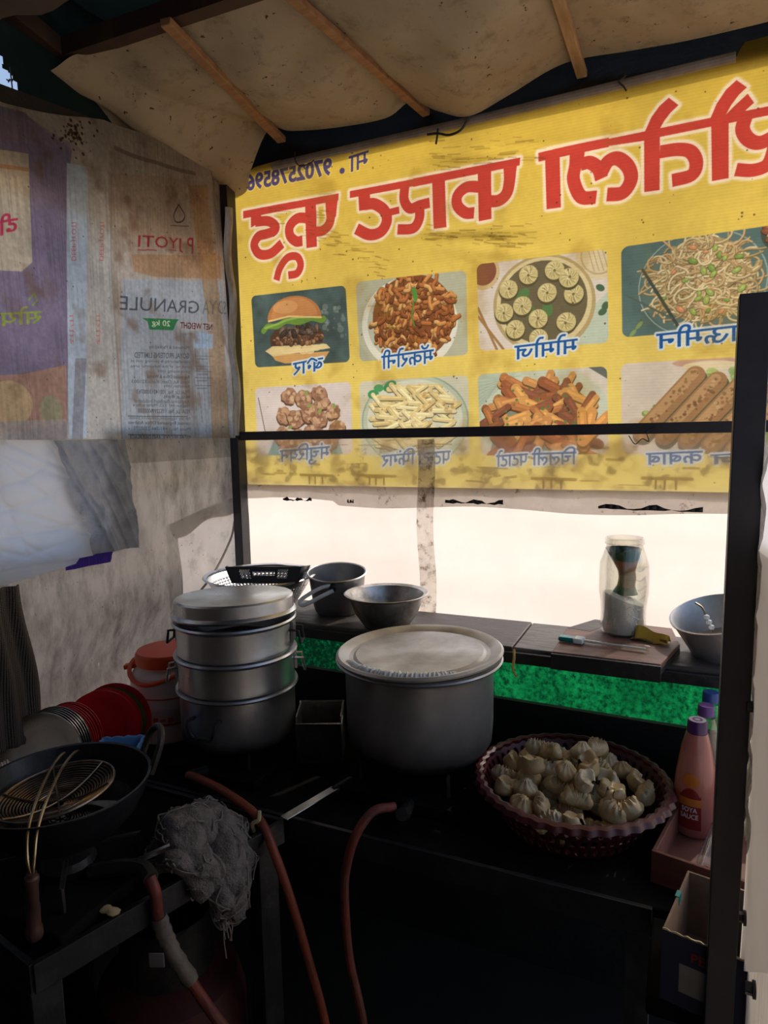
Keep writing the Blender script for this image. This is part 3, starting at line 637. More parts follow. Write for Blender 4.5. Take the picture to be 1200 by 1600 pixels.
    word('9702578596', (385, 299), (516, 272), 27, vi, (226, 196, 96), .038, 4); word('मां', (542, 268), (573, 258), 34, vi, (226, 196, 96), .012, 4); cv.disc(B(532, 265), .008, vi)
    # dust and grime ground into the cloth, then painted crease shade
    cv.a *= (1 - .16 * np.clip(fnoise(h, w, 260, 3) - .42, 0, 1) * 2)[..., None]; cv.a *= (1 + .05 * (fnoise(h, w, 12, 9, 2) - .5))[..., None]
    g = np.clip((fnoise(h, w, 90, 21, 5) - .62) * 5, 0, 1)[..., None] * .3; cv.a = cv.a * (1 - g) + np.array((140, 104, 34)) / 255 * g
    R = random.Random(5)
    for _ in range(260): cv.disc((R.uniform(-1.28, .4), R.uniform(1.34, 2.3)), R.uniform(.0008, .0026), (80, 56, 24), .7)
    for _ in range(26):
        x, z = R.uniform(-1.25, .1), R.uniform(1.36, 1.47); cv.line([(x, z), (x + R.uniform(.01, .09), z + R.uniform(-.004, .004))], R.uniform(.002, .007), (104, 74, 22), .55)
    for x, z in ((-1.02, 1.372), (-.82, 1.372), (-.32, 1.368), (-.05, 1.372)):
        cv.line([(x - .05, z + .006), (x + .06, z + .004)], .008, (110, 78, 20), .7)
        for dx in (-.02, .0, .025): cv.line([(x + dx, z), (x + dx, z - .02)], .005, (96, 66, 18), .8)
    k = (np.clip((fnoise(h, w, 40, 31, 4) - .5) * 4, 0, 1) * np.clip((1.488 - (np.arange(h) / 1000 + 1.335)) / .01, 0, 1)[:, None])[..., None] * .45; cv.a = cv.a * (1 - k) + np.array((116, 86, 40)) / 255 * k
    for cx, cz, an, n_, L in ((-.90, 2.03, -.62, 46, .30), (-.52, 2.00, -.16, 60, .30), (-.50, 2.20, -.12, 40, .30), (-.75, 1.80, -.8, 18, .16), (-1.05, 2.14, -.1, 14, .2)):  # shade of the creases, painted as short dark dashes along the wrinkles
        for _ in range(n_):
            q = R.uniform(-1, 1) * L / 2; w_ = R.gauss(0, .016); x, z = cx + q * math.cos(an) - w_ * math.sin(an), cz + q * math.sin(an) + w_ * math.cos(an); l_ = R.uniform(.012, .05); cv.line([(x - l_ / 2, z + .002), (x + l_ / 2, z - .003)], R.uniform(.002, .0045), (96, 70, 20), R.uniform(.15, .4))
    yy, xx = np.mgrid[0:h, 0:w]; zz, ux = yy / 1000 + 1.335, xx / 1000 - 1.30
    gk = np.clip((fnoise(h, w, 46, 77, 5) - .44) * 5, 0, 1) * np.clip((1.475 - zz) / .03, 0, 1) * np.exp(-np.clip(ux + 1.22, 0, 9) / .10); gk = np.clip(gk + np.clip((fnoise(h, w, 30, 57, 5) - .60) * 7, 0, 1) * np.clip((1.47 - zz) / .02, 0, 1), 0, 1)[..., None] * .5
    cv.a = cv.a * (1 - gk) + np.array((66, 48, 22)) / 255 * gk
    rows = np.sin(np.arange(h) * 2 * math.pi / 7.0)[:, None, None] * .018; cv.a = cv.a * (1 + rows)
    gl = cv.a.mean(2, keepdims=True); cv.a = (cv.a * .95 + gl * .05) * .85
    return cv.image('banner_print')
def _flat(s, pts, wm):                                        # square-ended stroke
    P = np.array(pts, float); t = np.gradient(P, axis=0); t /= np.linalg.norm(t, axis=1)[:, None] + 1e-9; n = np.stack([-t[:, 1], t[:, 0]], 1) * wm / 2
    acc_ = None; m = s.m_line(pts, wm * .98)
    if m is None: return None
    k, b = m; x0, y0, x1, y1 = b; X = np.arange(x0, x1)[None] + .5; Y = np.arange(y0, y1)[:, None] + .5; Q = s.px(pts)
    for e, d in ((0, -t[0]), (-1, t[-1])):
        k = k * np.clip(.5 - ((X - Q[e][0]) * d[0] + (Y - Q[e][1]) * d[1]), 0, 1) if False else k * np.where(np.hypot(X - Q[e][0], Y - Q[e][1]) < wm * s.k * .75, np.clip(.5 - ((X - Q[e][0]) * d[0] + (Y - Q[e][1]) * d[1]), 0, 1), 1)
    return k, b
Cv.m_line_flat = _flat

# ---- the printed sacks sewn into the left wall's cover: (y along the wall, z)
def sack_image():
    cv = Cv(-1.06, 1.485, 1.08, 0.80, 1000, (164, 158, 150)); h, w = cv.h, cv.w; L = on_left
    def qp(pts, col, al=1.): cv.poly([L(*p) for p in pts], col, al)
    def word(text, bl, br, hpx, col, bold=0., al=1., up=None):
        a, b = np.array(L(*bl)), np.array(L(*br)); u_ = np.array(L(bl[0], bl[1] - hpx)) - a if up is None else np.array(L(*up)) - a
        cv.put(text_mask(cv, text, lambda u, v: tuple(b + (a - b) * u + u_ * v), bold), col, al)
    cv.a[:] = np.array((166, 156, 142)) / 255
    qp([(-60, 150), (40, 175), (110, 235), (103, 300), (103, 560), (100, 690), (-60, 690)], (122, 112, 130)); qp([(-60, 165), (60, 190), (130, 240), (60, 225), (-60, 215)], (140, 120, 130), .6)
    qp([(-60, 225), (46, 240), (48, 410), (30, 425), (-60, 420)], (176, 164, 142)); qp([(-60, 248), (46, 262), (46, 268), (-60, 256)], (170, 120, 76), .7)
    word('दी', (-6, 372), (26, 366), 36, (176, 62, 84), .02); word('सोया', (-20, 512), (62, 506), 30, (140, 152, 70), .012); cv.line([L(40, 470), L(50, 458), L(54, 470), L(46, 478)], .003, (128, 148, 70))
    qp([(-60, 590), (30, 585), (100, 570), (100, 660), (-60, 690)], (170, 130, 104), .8); cv.disc(L(10, 630), .05, (186, 164, 120), .8, .045); cv.disc(L(75, 640), .03, (140, 146, 110), .7); qp([(-60, 662), (60, 656), (100, 655), (100, 690), (-60, 690)], (156, 148, 138), .8)
    qp([(103, 255), (133, 262), (133, 684), (103, 686)], (166, 178, 186)); qp([(133, 262), (165, 272), (190, 690), (133, 690)], (170, 166, 156)); qp([(115, 560), (133, 560), (126, 690), (108, 690)], (116, 110, 112), .6)
    for x in (108, 150): 
        word('DEEP JYOTI', (x, 348), (x, 408), 0, (176, 84, 84), .0, .85, up=(x + 9, 348)); word('सोया', (x - 2, 490), (x - 2, 540), 0, (180, 100, 90), .0, .7, up=(x + 7, 490))
    qp([(165, 270), (370, 290), (370, 440), (345, 437), (235, 433), (205, 425), (198, 400), (198, 330), (165, 330)], (158, 140, 120), .7); qp([(203, 398), (345, 400), (345, 436), (240, 433), (208, 424)], (158, 122, 88), .75)
    qp([(190, 436), (345, 441), (355, 690), (190, 690)], (150, 160, 166), .75); qp([(290, 290), (318, 290), (342, 520), (352, 690), (330, 690), (322, 500)], (160, 122, 78), .6); qp([(282, 520), (300, 520), (312, 690), (284, 690)], (112, 100, 90), .35)
    d = spline([(276, 320), (268, 336), (270, 346), (277, 348), (284, 344), (285, 335), (276, 320)], 6); cv.line([L(*p) for p in d], .0035, (70, 66, 66)); cv.line([L(262, 353), L(292, 354)], .002, (90, 84, 80))
    word('P', (290, 396), (299, 397), 25, (150, 52, 60), .004); word('JYOTI', (212, 392), (284, 395), 24, (150, 52, 60), .004); word("DEE", (304, 398), (332, 400), 22, (140, 80, 60), 0, .35)
    for x0, x1 in ((214, 222), (226, 238), (262, 271)): cv.line([L(x0 - 2, 391), L(x1 + 2, 392)], .0025, (150, 52, 60), .8)
    word('GRANULE', (187, 484), (309, 490), 22, (78, 82, 90), .0); word('SOYA', (314, 491), (352, 492), 22, (84, 92, 84), 0, .6)
    qp([(222, 497), (280, 499), (276, 503), (271, 516), (234, 515), (230, 502)], (58, 122, 74)); word('20 kg', (237, 511), (266, 513), 12, (206, 212, 176), .012); qp([(281, 502), (330, 504), (330, 517), (278, 515)], (178, 160, 150), .7); word('NET WEIGHT', (282, 513), (329, 516), 10, (66, 46, 44), .012)
    qp([(304, 520), (330, 522), (330, 545), (304, 544)], (150, 172, 190), .8)
    ink = (76, 80, 84)
    for t, y, x0, hp, b in (('Marketed & Packed by', 546, 234, 7, 0), ('GOYAL PROTEINS LIMITED', 559, 212, 9, .012), ('manufacturing & packing unit at', 567, 206, 6, 0), ('plot no. of the industrial area', 575, 206, 6, 0), ('processing unit', 583, 248, 6, 0), ('Registered Office & Works', 592, 232, 7, .012), ('Kota Rd, Distt. Kota-325003', 599, 208, 6, 0), ('Rajasthan, India', 606, 258, 6, 0), ('FSSAI Lic. No. 10014013000763', 615, 216, 7, .012), ('Mktd. at Works', 622, 258, 6, .012), ('Additional Butibori Industrial', 629, 212, 6, 0), ('Nagpur-441 122, Maharashtra', 636, 210, 6, 0), ('FSSAI Lic. No. 11522996000388', 645, 218, 7, .012), ('For any suggestion, complaint please', 656, 204, 6, 0), ('contact Registered Office Address', 664, 202, 7, .012), ('Phone No. : +91-744-2350271', 672, 212, 6, 0), ('STORE IN COOL AND DRY PLACE', 686, 204, 7, .012)):
        word(t, (x0, y), (296 + (y - 540) * .02, y + 1.2), hp, ink, b, .8)
    for y in (650, 679): cv.line([L(202, y), L(294, y + 1)], .0018, ink)
    for y in (556, 572, 580, 590, 602): cv.line([L(305, y), L(330, y + 1)], .0015, ink, .6); cv.line([L(308, y + 5), L(322, y + 5)], .003, ink, .4)
    cv.line([L(304, 545), L(316, 660)], .0018, ink, .6); cv.line([L(322, 565), L(326, 640)], .0015, ink, .6)
    cv.a *= (1 - .22 * np.clip(fnoise(h, w, 160, 4) - .40, 0, 1) * 2)[..., None]; cv.a *= (1 + .16 * (fnoise(h, w, 7, 19, 2) - .5))[..., None]
    cv.a *= (1 - .10 * (vnoise(h, w, 3, 8)[:1] > .62)[..., None] * vnoise(h, w, 60, 2)[..., None])
    g = np.clip((fnoise(h, w, 60, 25, 5) - .60) * 5, 0, 1)[..., None] * .5; cv.a = cv.a * (1 - g) + np.array((96, 74, 56)) / 255 * g
    R = random.Random(9)
    for _ in range(90): x = R.gauss(112, 12); y = R.gauss(212, 14); cv.disc(L(x, y), R.uniform(.001, .004), (60, 40, 30), .8)
    for _ in range(110): cv.disc((R.uniform(-1.05, 0), R.uniform(1.5, 2.25)), R.uniform(.0008, .002), (60, 48, 40), .7)
    p = [L(*q) for q in spline([(176, 232), (215, 250), (260, 262), (300, 272)], 5)]; cv.line(p, .010, (92, 76, 62), .5)
    p = [L(*q) for q in spline([(170, 275), (172, 420), (185, 560), (192, 690)], 5)]; cv.line(p, .004, (120, 112, 104), .6)
    cv.a = np.clip(cv.a * 1.28 + .02, 0, 1)
    return cv.image('sack_print')

# ------------------------------------------------------------------ the setting
def struct(name, mb, mat, label=None, **kw):
    o = mesh_obj(name, mb, mat, **kw); o['kind'] = 'structure'
    if label: o['label'] = label
    return o
def uvmap(o, fn):
    me = o.data; uv = me.uv_layers.new(name='print')
    for l in me.loops: uv.data[l.index].uv = fn(me.vertices[l.vertex_index].co)

XL, ZC = -1.29, .75                                        # left wall, counter height
struct('ground', MB().box((-30, -30, -.06), (30, 40, -.02)), M['ground'], 'dusty ground outside the stall')
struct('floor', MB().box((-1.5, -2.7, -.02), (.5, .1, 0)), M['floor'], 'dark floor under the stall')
# back: hazy plastic sheet below the rail, down to the ledge
def back_sheet(u, v):
    x = -1.26 + u * 1.64; z = .97 + v * .515
    return (x, -.012 + .004 * math.sin(x * 9 + z * 7) + .003 * math.sin(z * 31 + x * 3), z)
struct('wall_back', MB().grid(back_sheet, 80, 26), M['plastic_back'], 'hazy clear plastic sheet glowing below the yellow banner')
hem = MB().grid(lambda u, v: (-1.255 + u * 1.62, -.018 + .002 * math.sin(u * 60), 1.292 + .012 * math.sin(u * 17) * (1 - v) * .5 + v * .056 + (.012 * (1 - v) if u < .2 else 0)), 90, 4)
o = struct('trim_1', hem, M['hem'], 'dusty folded hem under the banner edge')
tear = MB()
for x0, x1, z in ((-1.12, -1.02, 1.305), (-.90, -.88, 1.303), (-.60, -.44, 1.309), (-.20, .035, 1.305)):
    n = 14; up = [(x0 + (x1 - x0) * k / n, z + rnd.uniform(0, .007) + .004 * math.sin(k)) for k in range(n + 1)]; dn = [(x, z - rnd.uniform(.001, .005)) for x, _ in up]
    for k in range(n): tear.add([(up[k][0], -.0225, up[k][1]), (up[k + 1][0], -.0225, up[k + 1][1]), (dn[k + 1][0], -.0225, dn[k + 1][1]), (dn[k][0], -.0225, dn[k][1])], [(0, 1, 2, 3)])
mesh_obj('scorched_tear', tear, M['blackedge'], parent=o, solid=.002)
sm = MB().grid(lambda u, v: (-.682 + u * .05 + .004 * math.sin(v * 9), -.0195 + .002 * math.sin(u * 12), .98 + v * .5), 4, 30)
mesh_obj('seam', sm, M['seam'], parent=bpy.data.objects['wall_back'])

# left: dirty plastic below, printed sacks above
def left_sheet(u, v):
    y = -1.5 + u * 1.47; z = .70 + v * .82
    bulge = -.036 * min(1, max(0, (1.06 - z) / .12)) * min(1, max(0, (-.25 - y) / .15)) if y > -1.2 else 0
    return (XL + bulge + .006 * math.sin(y * 11 + z * 5) + .004 * math.sin(z * 23 - y * 4), y, z)
def left_part(y0, y1, zlo, zhi):
    def f(u, v):
        y = y0 + u * (y1 - y0); a = zlo(y) if callable(zlo) else zlo; return left_sheet((y + 1.5) / 1.47, (a + v * (zhi - a) - .70) / .82)
    return f
lw = MB().grid(left_part(-1.5, -.56, .70, 1.27), 60, 36).grid(left_part(-.56, -.30, .70, 1.52), 18, 54).grid(left_part(-.30, -.03, lambda y: 1.222 + .05 * (y + .3) / .3 + .008 * math.sin(y * 30), 1.52), 24, 20)
struct('wall_left', lw, M['plastic_left'], 'grimy see-through plastic sheet behind the tub and plates')
struct('wall_left.004', MB().grid(lambda u, v: (XL - .004 + .004 * math.sin(u * 9 + v * 7), -.34 + u * .31, .76 + v * (.50 + .05 * u)), 24, 30), M['plastic_corner'], 'brighter see-through film low in the left corner')
mesh_obj('taped_edge', MB().tube(spline([(XL + .003, -.28, 1.02), (XL + .003, -.16, 1.09), (XL + .003, -.07, 1.18), (XL + .003, -.045, 1.235)], 6), .0035, 6), M['hem'], parent=bpy.data.objects['wall_left.004'])
# green sheet under the ledge, lit from outside, and the black board in front of its foot
M['greennet2'] = sheetmat('darker_green_sheet', (.002, .09, .028), (.001, .035, .012), trans=.8, scale=30, dirt=((.001, .012, .006), 85, .34, .52), bump=.5, bscale=60)  # darker, more mottled version of the green sheet for its left part
struct('wall_back.001', MB().grid(lambda u, v: (-.60 + u * .99, -.016 + .006 * math.sin(u * 24) * math.sin(v * 3), .74 + v * .236), 60, 14), M['greennet'], 'green sheet glowing under the ledge')
struct('wall_back.004', MB().grid(lambda u, v: (-1.27 + u * .69, -.012 + .004 * math.sin(u * 16) * math.sin(v * 3), .74 + v * .236), 40, 14), M['greennet2'], 'darker green sheet behind the two large pots')
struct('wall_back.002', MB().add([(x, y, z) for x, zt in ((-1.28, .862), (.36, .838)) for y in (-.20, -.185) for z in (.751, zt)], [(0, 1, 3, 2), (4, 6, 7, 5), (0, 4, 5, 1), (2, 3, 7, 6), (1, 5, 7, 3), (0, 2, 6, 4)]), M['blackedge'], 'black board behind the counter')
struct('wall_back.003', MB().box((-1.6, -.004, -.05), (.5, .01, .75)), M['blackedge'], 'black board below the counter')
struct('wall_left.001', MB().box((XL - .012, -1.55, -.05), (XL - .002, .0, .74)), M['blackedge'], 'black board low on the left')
# posts and rails of the frame
struct('trim_2', MB().bar((-1.268, -.035, .98), (-1.268, -.035, 2.42), .042, .03, up=(1, 0, 0)), M['post'], 'dark square corner post', bevel=.002)
struct('trim_3', MB().bar((-1.25, -.04, 1.498), (.37, -.04, 1.498), .025, .026), M['post'], 'dark flat rail crossing the banner', bevel=.002)
struct('trim_4', MB().add([(x, y, z) for x, zt in ((-1.45, 2.264), (.7, 2.292)) for y in (.014, .026) for z in (zt, 2.56)], [(0, 1, 3, 2), (4, 6, 7, 5), (0, 4, 5, 1), (2, 3, 7, 6), (1, 5, 7, 3), (0, 2, 6, 4)]).box((-1.40, -.09, 2.42), (.7, .015, 2.50)), M['blackedge'], 'black roof beam above the banner')
struct('trim_5', MB().tube([(-1.105, -.035, 2.260), (-.5, -.036, 2.267), (.066, -.035, 2.281)], .0105, 10), M['pipe'], 'dusty grey pipe along the banner top')
struct('trim_6', MB().bar((-1.36, -.52, 2.395), (.75, -.50, 2.40), .035, .04), M['rust'], 'rusty roof pipe at the canopy front')
struct('trim_7', MB().bar((-1.36, -.53, 2.395), (-1.34, -2.2, 2.70), .04, .04), M['rust'], 'rusty rafter running forward on the left')

# roof: canvas stretched over battens, its left end drooping into the corner
BK = spline([(-1.40, .02, 2.215), (-1.235, .00, 2.214), (-1.185, -.03, 2.262), (-1.105, -.05, 2.352), (-1.03, -.05, 2.335), (-.90, -.05, 2.318), (-.745, -.05, 2.312), (-.673, -.05, 2.338), (-.60, -.05, 2.30), (-.52, -.05, 2.272), (-.42, -.05, 2.30), (-.29, -.05, 2.342), (-.14, -.05, 2.335), (.0, -.05, 2.328), (.3, -.05, 2.33), (.7, -.05, 2.33)], 6)
FR = spline([(-1.43, -.60, 2.315), (-1.36, -.56, 2.335), (-1.315, -.53, 2.372), (-1.24, -.515, 2.378), (-1.0, -.50, 2.380), (-.7, -.50, 2.380), (-.4, -.50, 2.380), (0, -.50, 2.382), (.35, -.50, 2.382), (.7, -.50, 2.382)], 10)
def lerp_path(P, t):
    t = t * (len(P) - 1); i = min(int(t), len(P) - 2); f = t - i; return np.array(P[i]) * (1 - f) + np.array(P[i + 1]) * f
BAT = ((-1.025, -1.075), (-.752, -.650), (-.268, -.257), (.22, .22), (.70, .70))        # batten lines: x at the front, x at the back
def roof(u, v):
    a, b = lerp_path(FR, u ** .9 if u > 0 else 0), lerp_path(BK, u); p = a * (1 - v) + b * v
    s = math.sin(math.pi * v); xs = [-1.55] + [f * (1 - v) + g * v for f, g in BAT]; sag = 0
    for l, r in zip(xs, xs[1:]):
        if l <= p[0] <= r: sag = math.sin(math.pi * (p[0] - l) / (r - l)) * min(1, (r - l) / .3)
    k = min(1, max(0, (u - .08) * 8))
    p[2] += k * (-.030 * s * sag + .005 * math.sin(p[0] * 23 + p[1] * 14) * s * sag + .003 * math.sin(p[0] * 51 - p[1] * 33) * s * sag) + (1 - k) * (.010 * s * math.sin(v * 9))
    p[2] += .022 * math.exp(-((u - .052 + .012 * v) / .012) ** 2) * s ** .5 + .0022 * math.sin(p[0] * 19 + p[1] * 41) * s + .0025 * abs(math.sin(p[0] * 13 - p[1] * 17 + 2 * math.sin(p[0] * 7))) * s
    return p
struct('ceiling', MB().grid(roof, 260, 50), M['canvas'], 'stained beige canvas roof stretched over battens')
struct('ceiling.001', MB().grid(lambda u, v: (-1.46 + u * 1.95, -.54 - v * 2.1, 2.46 + .30 * v + .02 * math.sin(u * 17 + v * 8)), 40, 20), M['darkroof'], 'dark tarp roof nearer the front')
struct('ceiling.002', MB().grid(lambda u, v: (-1.5 + u * .5, -.70 - .012 * math.sin(u * 7) - v * .5, 2.357 + .05 * v + .006 * math.sin(u * 19 + v * 5)), 16, 12), M['canvas2'], 'grey-brown canvas flap at the top left')
struct('ceiling.003', MB().grid(lambda u, v: (-1.45 + u * 2.2, .06 - v * .62, 2.55 + .02 * math.sin(u * 12)), 20, 8), M['darkroof'], 'dark tarp lying over the canvas roof')
def hole(u, v):
    y, z = -1.30 + u * 1.3, 2.02 + v * .62
    q = lambda cy, cz, r: math.hypot(y - cy, z - cz) < r * (1 + .25 * math.sin(7 * math.atan2(z - cz, y - cy) + 1))
    return q(-.692, 2.284, .036) or q(-.662, 2.246, .034) or q(-.634, 2.243, .018)
struct('wall_left.002', MB().grid(lambda u, v: (-1.34 - .05 * v + .012 * math.sin(u * 19 + v * 5), -1.30 + u * 1.3, 2.02 + v * .62), 420, 200, skip=hole), M['darkroof'], 'dark green tarp with a torn hole at the upper left')
mesh_obj('cord', MB().tube([(-1.345, -.668, 2.20), (-1.345, -.672, 2.29)], .0016, 5), M['post'], parent=bpy.data.objects['wall_left.002'])
struct('trim_8', MB().bar((-1.325, -.95, 2.185), (-1.30, -.02, 2.28), .02, .035), M['blackedge'], 'dark pole behind the top of the sacks')
# unseen front and right walls added to hold light back, open above the right-hand panel
struct('wall_front_blocker', MB().box((-1.6, -2.62, 0), (.10, -2.58, 2.75)), M['canvas2'], 'unseen wall added behind the viewer to block light')
struct('wall_right.001', MB().box((.16, -2.6, -.05), (.18, -1.60, 2.6)), M['canvas2'], 'unseen wall added right of the viewer to block light')
struct('wall_left.003', MB().box((-1.52, -2.6, 0), (-1.50, -1.06, 2.75)), M['canvas2'], 'tarp closing the left side toward the front')

for i, (a, b, mt, w, lab) in enumerate((((-1.025, -.55, 2.363), (-1.075, -.03, 2.327), 'batten', .026, 'brown wooden roof batten nearest the left corner, under the canvas'),
                                    ((-.752, -.55, 2.364), (-.650, .0, 2.325), 'batten', .022, 'long brown wooden roof batten in the middle of the canvas'),
                                    ((-.268, -.54, 2.366), (-.257, .0, 2.332), 'batten2', .024, 'pale wooden roof batten farthest right under the canvas'))):
    o = mesh_obj('roof_batten', MB().bar(a, b, w, .016), M[mt], bevel=.002); tag(o, lab, 'batten', 'battens under the roof canvas')
o = mesh_obj('roof_batten', MB().bar((-1.17, -.86, 2.50), (-1.20, -.66, 2.47), .02, .016), M['batten2'], bevel=.002); tag(o, 'short wooden stub in the dark beyond the rusty roof pipe', 'batten')

# the banner
BIM = banner_image(); SIM = sack_image()
M['banner'] = sheetmat('banner_cloth', (1, 1, 1), (1, 1, 1), trans=.78, img=BIM, bump=.25, bscale=120)
M['sacks'] = sheetmat('printed_sacks', (1, 1, 1), (1, 1, 1), trans=.80, img=SIM, bump=.5, bscale=60)
def wrinkle(x, z):
    d = 0
    for cx, cz, an, L, A in ((-.93, 2.08, -.62, .12, .010), (-.90, 2.06, -.62, .14, -.008), (-.55, 2.02, -.1, .13, .008), (-.52, 1.99, -.15, .15, -.007), (-.48, 1.96, -.2, .12, .006), (-.50, 2.20, -.15, .16, .010), (-.86, 1.75, -.9, .1, .004), (-.35, 2.19, -.1, .14, -.006)):
        u = (x - cx) * math.cos(an) + (z - cz) * math.sin(an); v = -(x - cx) * math.sin(an) + (z - cz) * math.cos(an); d += A * math.exp(-(u / L) ** 2 - (v / .016) ** 2)
    return d
def banner(u, v):
    top = lerp_path([(-1.225, 2.272), (-1.10, 2.28), (.05, 2.30), (.085, 2.33), (.40, 2.34)], u)
    x = -1.268 + u * (.385 + 1.268); zt = np.interp(x, [-1.27, -1.235, -1.19, -1.10, -1.095, .072, .08, .4], [2.235, 2.262, 2.284, 2.29, 2.280, 2.300, 2.325, 2.345])
    z = 1.345 + v * (zt - 1.345)
    return (x, .004 + .005 * math.sin(x * 6 + z * 4) * math.sin(z * 5) + wrinkle(x, z) * .8, z)
bn = thing('banner', 'yellow cloth banner with red lettering and food photographs, seen from behind', 'banner', (-.44, 0, 1.345))
o = mesh_obj('cloth', MB().grid(lambda u, v: tuple(np.array(banner(u, v)) - np.array((-.44, 0, 1.345))), 220, 130), M['banner'], parent=bn, smooth=180)
uvmap(o, lambda c: ((c.x - .44 + 1.30) / 1.72, (c.z + 1.345 - 1.335) / 1.02))

# the cover of sewn sacks on the upper left wall
def sack(u, v):
    y = -1.05 + u * 1.0; top = np.interp(y, [-1.05, -.746, -.60, -.50, -.397, -.28, -.10, -.04], [2.15, 2.172, 2.205, 2.235, 2.246, 2.256, 2.246, 2.232]); bot = np.interp(y, [-1.05, -.8, -.059, -.04], [1.502, 1.50, 1.493, 1.497])
    z = bot + v * (top - bot)
    x = -1.268 + .010 * math.sin(y * 7 + 1) * math.sin(z * 5) + .004 * math.sin(y * 31) * v + .012 * math.exp(-((y + .10 + (z - 1.8) * .05) / .02) ** 2)
    return (x, y, z)
sk = thing('sack_cover', 'faded printed woven sacks sewn together, hung on the upper left wall', 'sack cover', (-1.27, -.55, 1.5))
o = mesh_obj('cloth', MB().grid(lambda u, v: tuple(np.array(sack(u, v)) - np.array((-1.27, -.55, 1.5))), 120, 80), M['sacks'], parent=sk, smooth=180)
uvmap(o, lambda c: ((c.y - .55 + 1.06) / 1.08, (c.z + 1.5 - 1.485) / .80))
def film(u, v):
    y = -.075 + .055 * u; z = 1.50 + v * .66
    return (-1.253 + .012 * math.sin(u * 5) + .006 * math.sin(z * 24), y, z)
mesh_obj('clear_film', MB().grid(lambda u, v: tuple(np.array(film(u, v)) - np.array((-1.27, -.55, 1.5))), 8, 60), M['gritty'], parent=sk, smooth=180)
# white tarp, grey sack, purple film below it
def hang(top, bot, x, amp, fr, nu=30, nv=24, ph=0., cr=0.):
    rr = random.Random(int(ph * 10) + 3); K = [(rr.uniform(-9, 9), rr.uniform(-7, 7), rr.uniform(0, 6), rr.uniform(.4, 1)) for _ in range(7)]
    def f(u, v):
        a, b = lerp_path(top, u), lerp_path(bot, u); p = a * v + b * (1 - v)
        c = sum(w * (1 - abs(math.sin(ku * u + kv * v + q + .5 * math.sin(3 * u + 4 * v)))) ** 5 for ku, kv, q, w in K) * cr
        return (x + amp * math.sin(u * fr + ph + v * 2) * (1.1 - v) + amp * .4 * math.sin(v * 11 + u * 5 + ph) + c, p[0], p[1])
    return MB().grid(f, nu, nv)
o = mesh_obj('hanging_tarp', hang([(-1.02, 1.505), (-.719, 1.498)], [(-1.02, 1.250), (-.636, 1.232)], -1.244, .006, 9, 110, 80, 0., .007), M['whitetarp'], smooth=180); tag(o, 'bluish white creased tarp hung at the far left under the sacks', 'tarp')
o = mesh_obj('hanging_sack', hang([(-.735, 1.497), (-.495, 1.496)], [(-.655, 1.232), (-.480, 1.225)], -1.263, .004, 13, 90, 80, 1., .006), M['greysack'], smooth=180); tag(o, 'grey crumpled woven sack hung beside the white tarp', 'sack')
o = mesh_obj('tarp_lining', hang([(-1.02, 1.27), (-.645, 1.25)], [(-1.02, 1.196), (-.675, 1.219)], -1.256, .003, 9), M['whitetarp'], smooth=180); tag(o, 'dull white lining strip showing under the white tarp', 'tarp')
o = mesh_obj('purple_film', hang([(-.69, 1.235), (-.545, 1.235)], [(-.690, 1.205), (-.560, 1.201)], -1.272, .002, 9, 10, 4), M['purple'], smooth=180); tag(o, 'scrap of purple plastic film peeping out below the grey sack', 'plastic film')
def bur(u, v):
    a = np.array((-.87 - .02 * (1 - v), 0)); w = .125 + .012 * math.sin(v * 5)
    return (-1.268 + .006 * math.sin(u * 13 + v * 2) + .004 * math.sin(u * 29 + v), -.925 + .020 * (1 - v) + u * w * (.9 + .1 * v), .86 + v * .34)
o = mesh_obj('burlap_cloth', MB().grid(bur, 36, 40), M['burlap'], smooth=180, solid=.003); tag(o, 'brown burlap cloth hanging down the left wall beside the plates', 'cloth')

# ------------------------------------------------------------------ ledge and counter
ld = thing('ledge_shelf', 'narrow dark wooden ledge under the bright plastic sheet', 'shelf', (-.45, -.125, .978))
mesh_obj('plank', MB().box((-.83, -.125, 0), (.09, .095, .022)), M['darkwood'], parent=ld, bevel=.003)
mesh_obj('plank', MB().box((.092, -.122, 0), (.41, .095, .020)), M['greyplank'], parent=ld, bevel=.003)
mesh_obj('plank', MB().box((.413, -.125, -.002), (.80, .095, .021)), M['darkwood'], parent=ld, bevel=.003)
mesh_obj('front_strip', MB().box((-.83, -.137, -.014), (.80, -.126, .012)), M['blackedge'], parent=ld, bevel=.002)

ct = thing('counter', 'black sooty counter top carrying the pots and the basket', 'counter', (-.45, -.40, 0))
mesh_obj('top', MB().box((-.83, -.29, .722), (.70, .37, .75)), M['soot'], parent=ct, bevel=.004)
mesh_obj('side_extension', MB().box((.42, -.465, .715), (.70, -.301, .743)), M['soot'], parent=ct, bevel=.004)
mesh_obj('front_angle', MB().box((-.83, -.30, .705), (.42, -.291, .752)), M['paint_blue'], parent=ct, bevel=.001)
for x, y in ((-.80, .34), (.66, .34), (.66, -.44), (.40, -.27)): mesh_obj('leg', MB().box((x - .018, y - .018, 0), (x + .018, y + .018, .72)), M['paint_blue'], parent=ct)
tb = thing('side_table', 'dark metal table at the lower left carrying the frying wok', 'table', (-1.0, -.95, 0))
poly = [(.167, -.212), (.300, .235), (-.283, .235), (-.283, -.130)]
mesh_obj('top', MB().prism(poly, .728, .745), M['soot'], parent=tb)
for a, b in zip(poly, poly[1:] + poly[:1]):
    mesh_obj('edge_angle', MB().bar((a[0], a[1], .732), (b[0], b[1], .732), .010, .046), M['paint_blue'], parent=tb, bevel=.001)
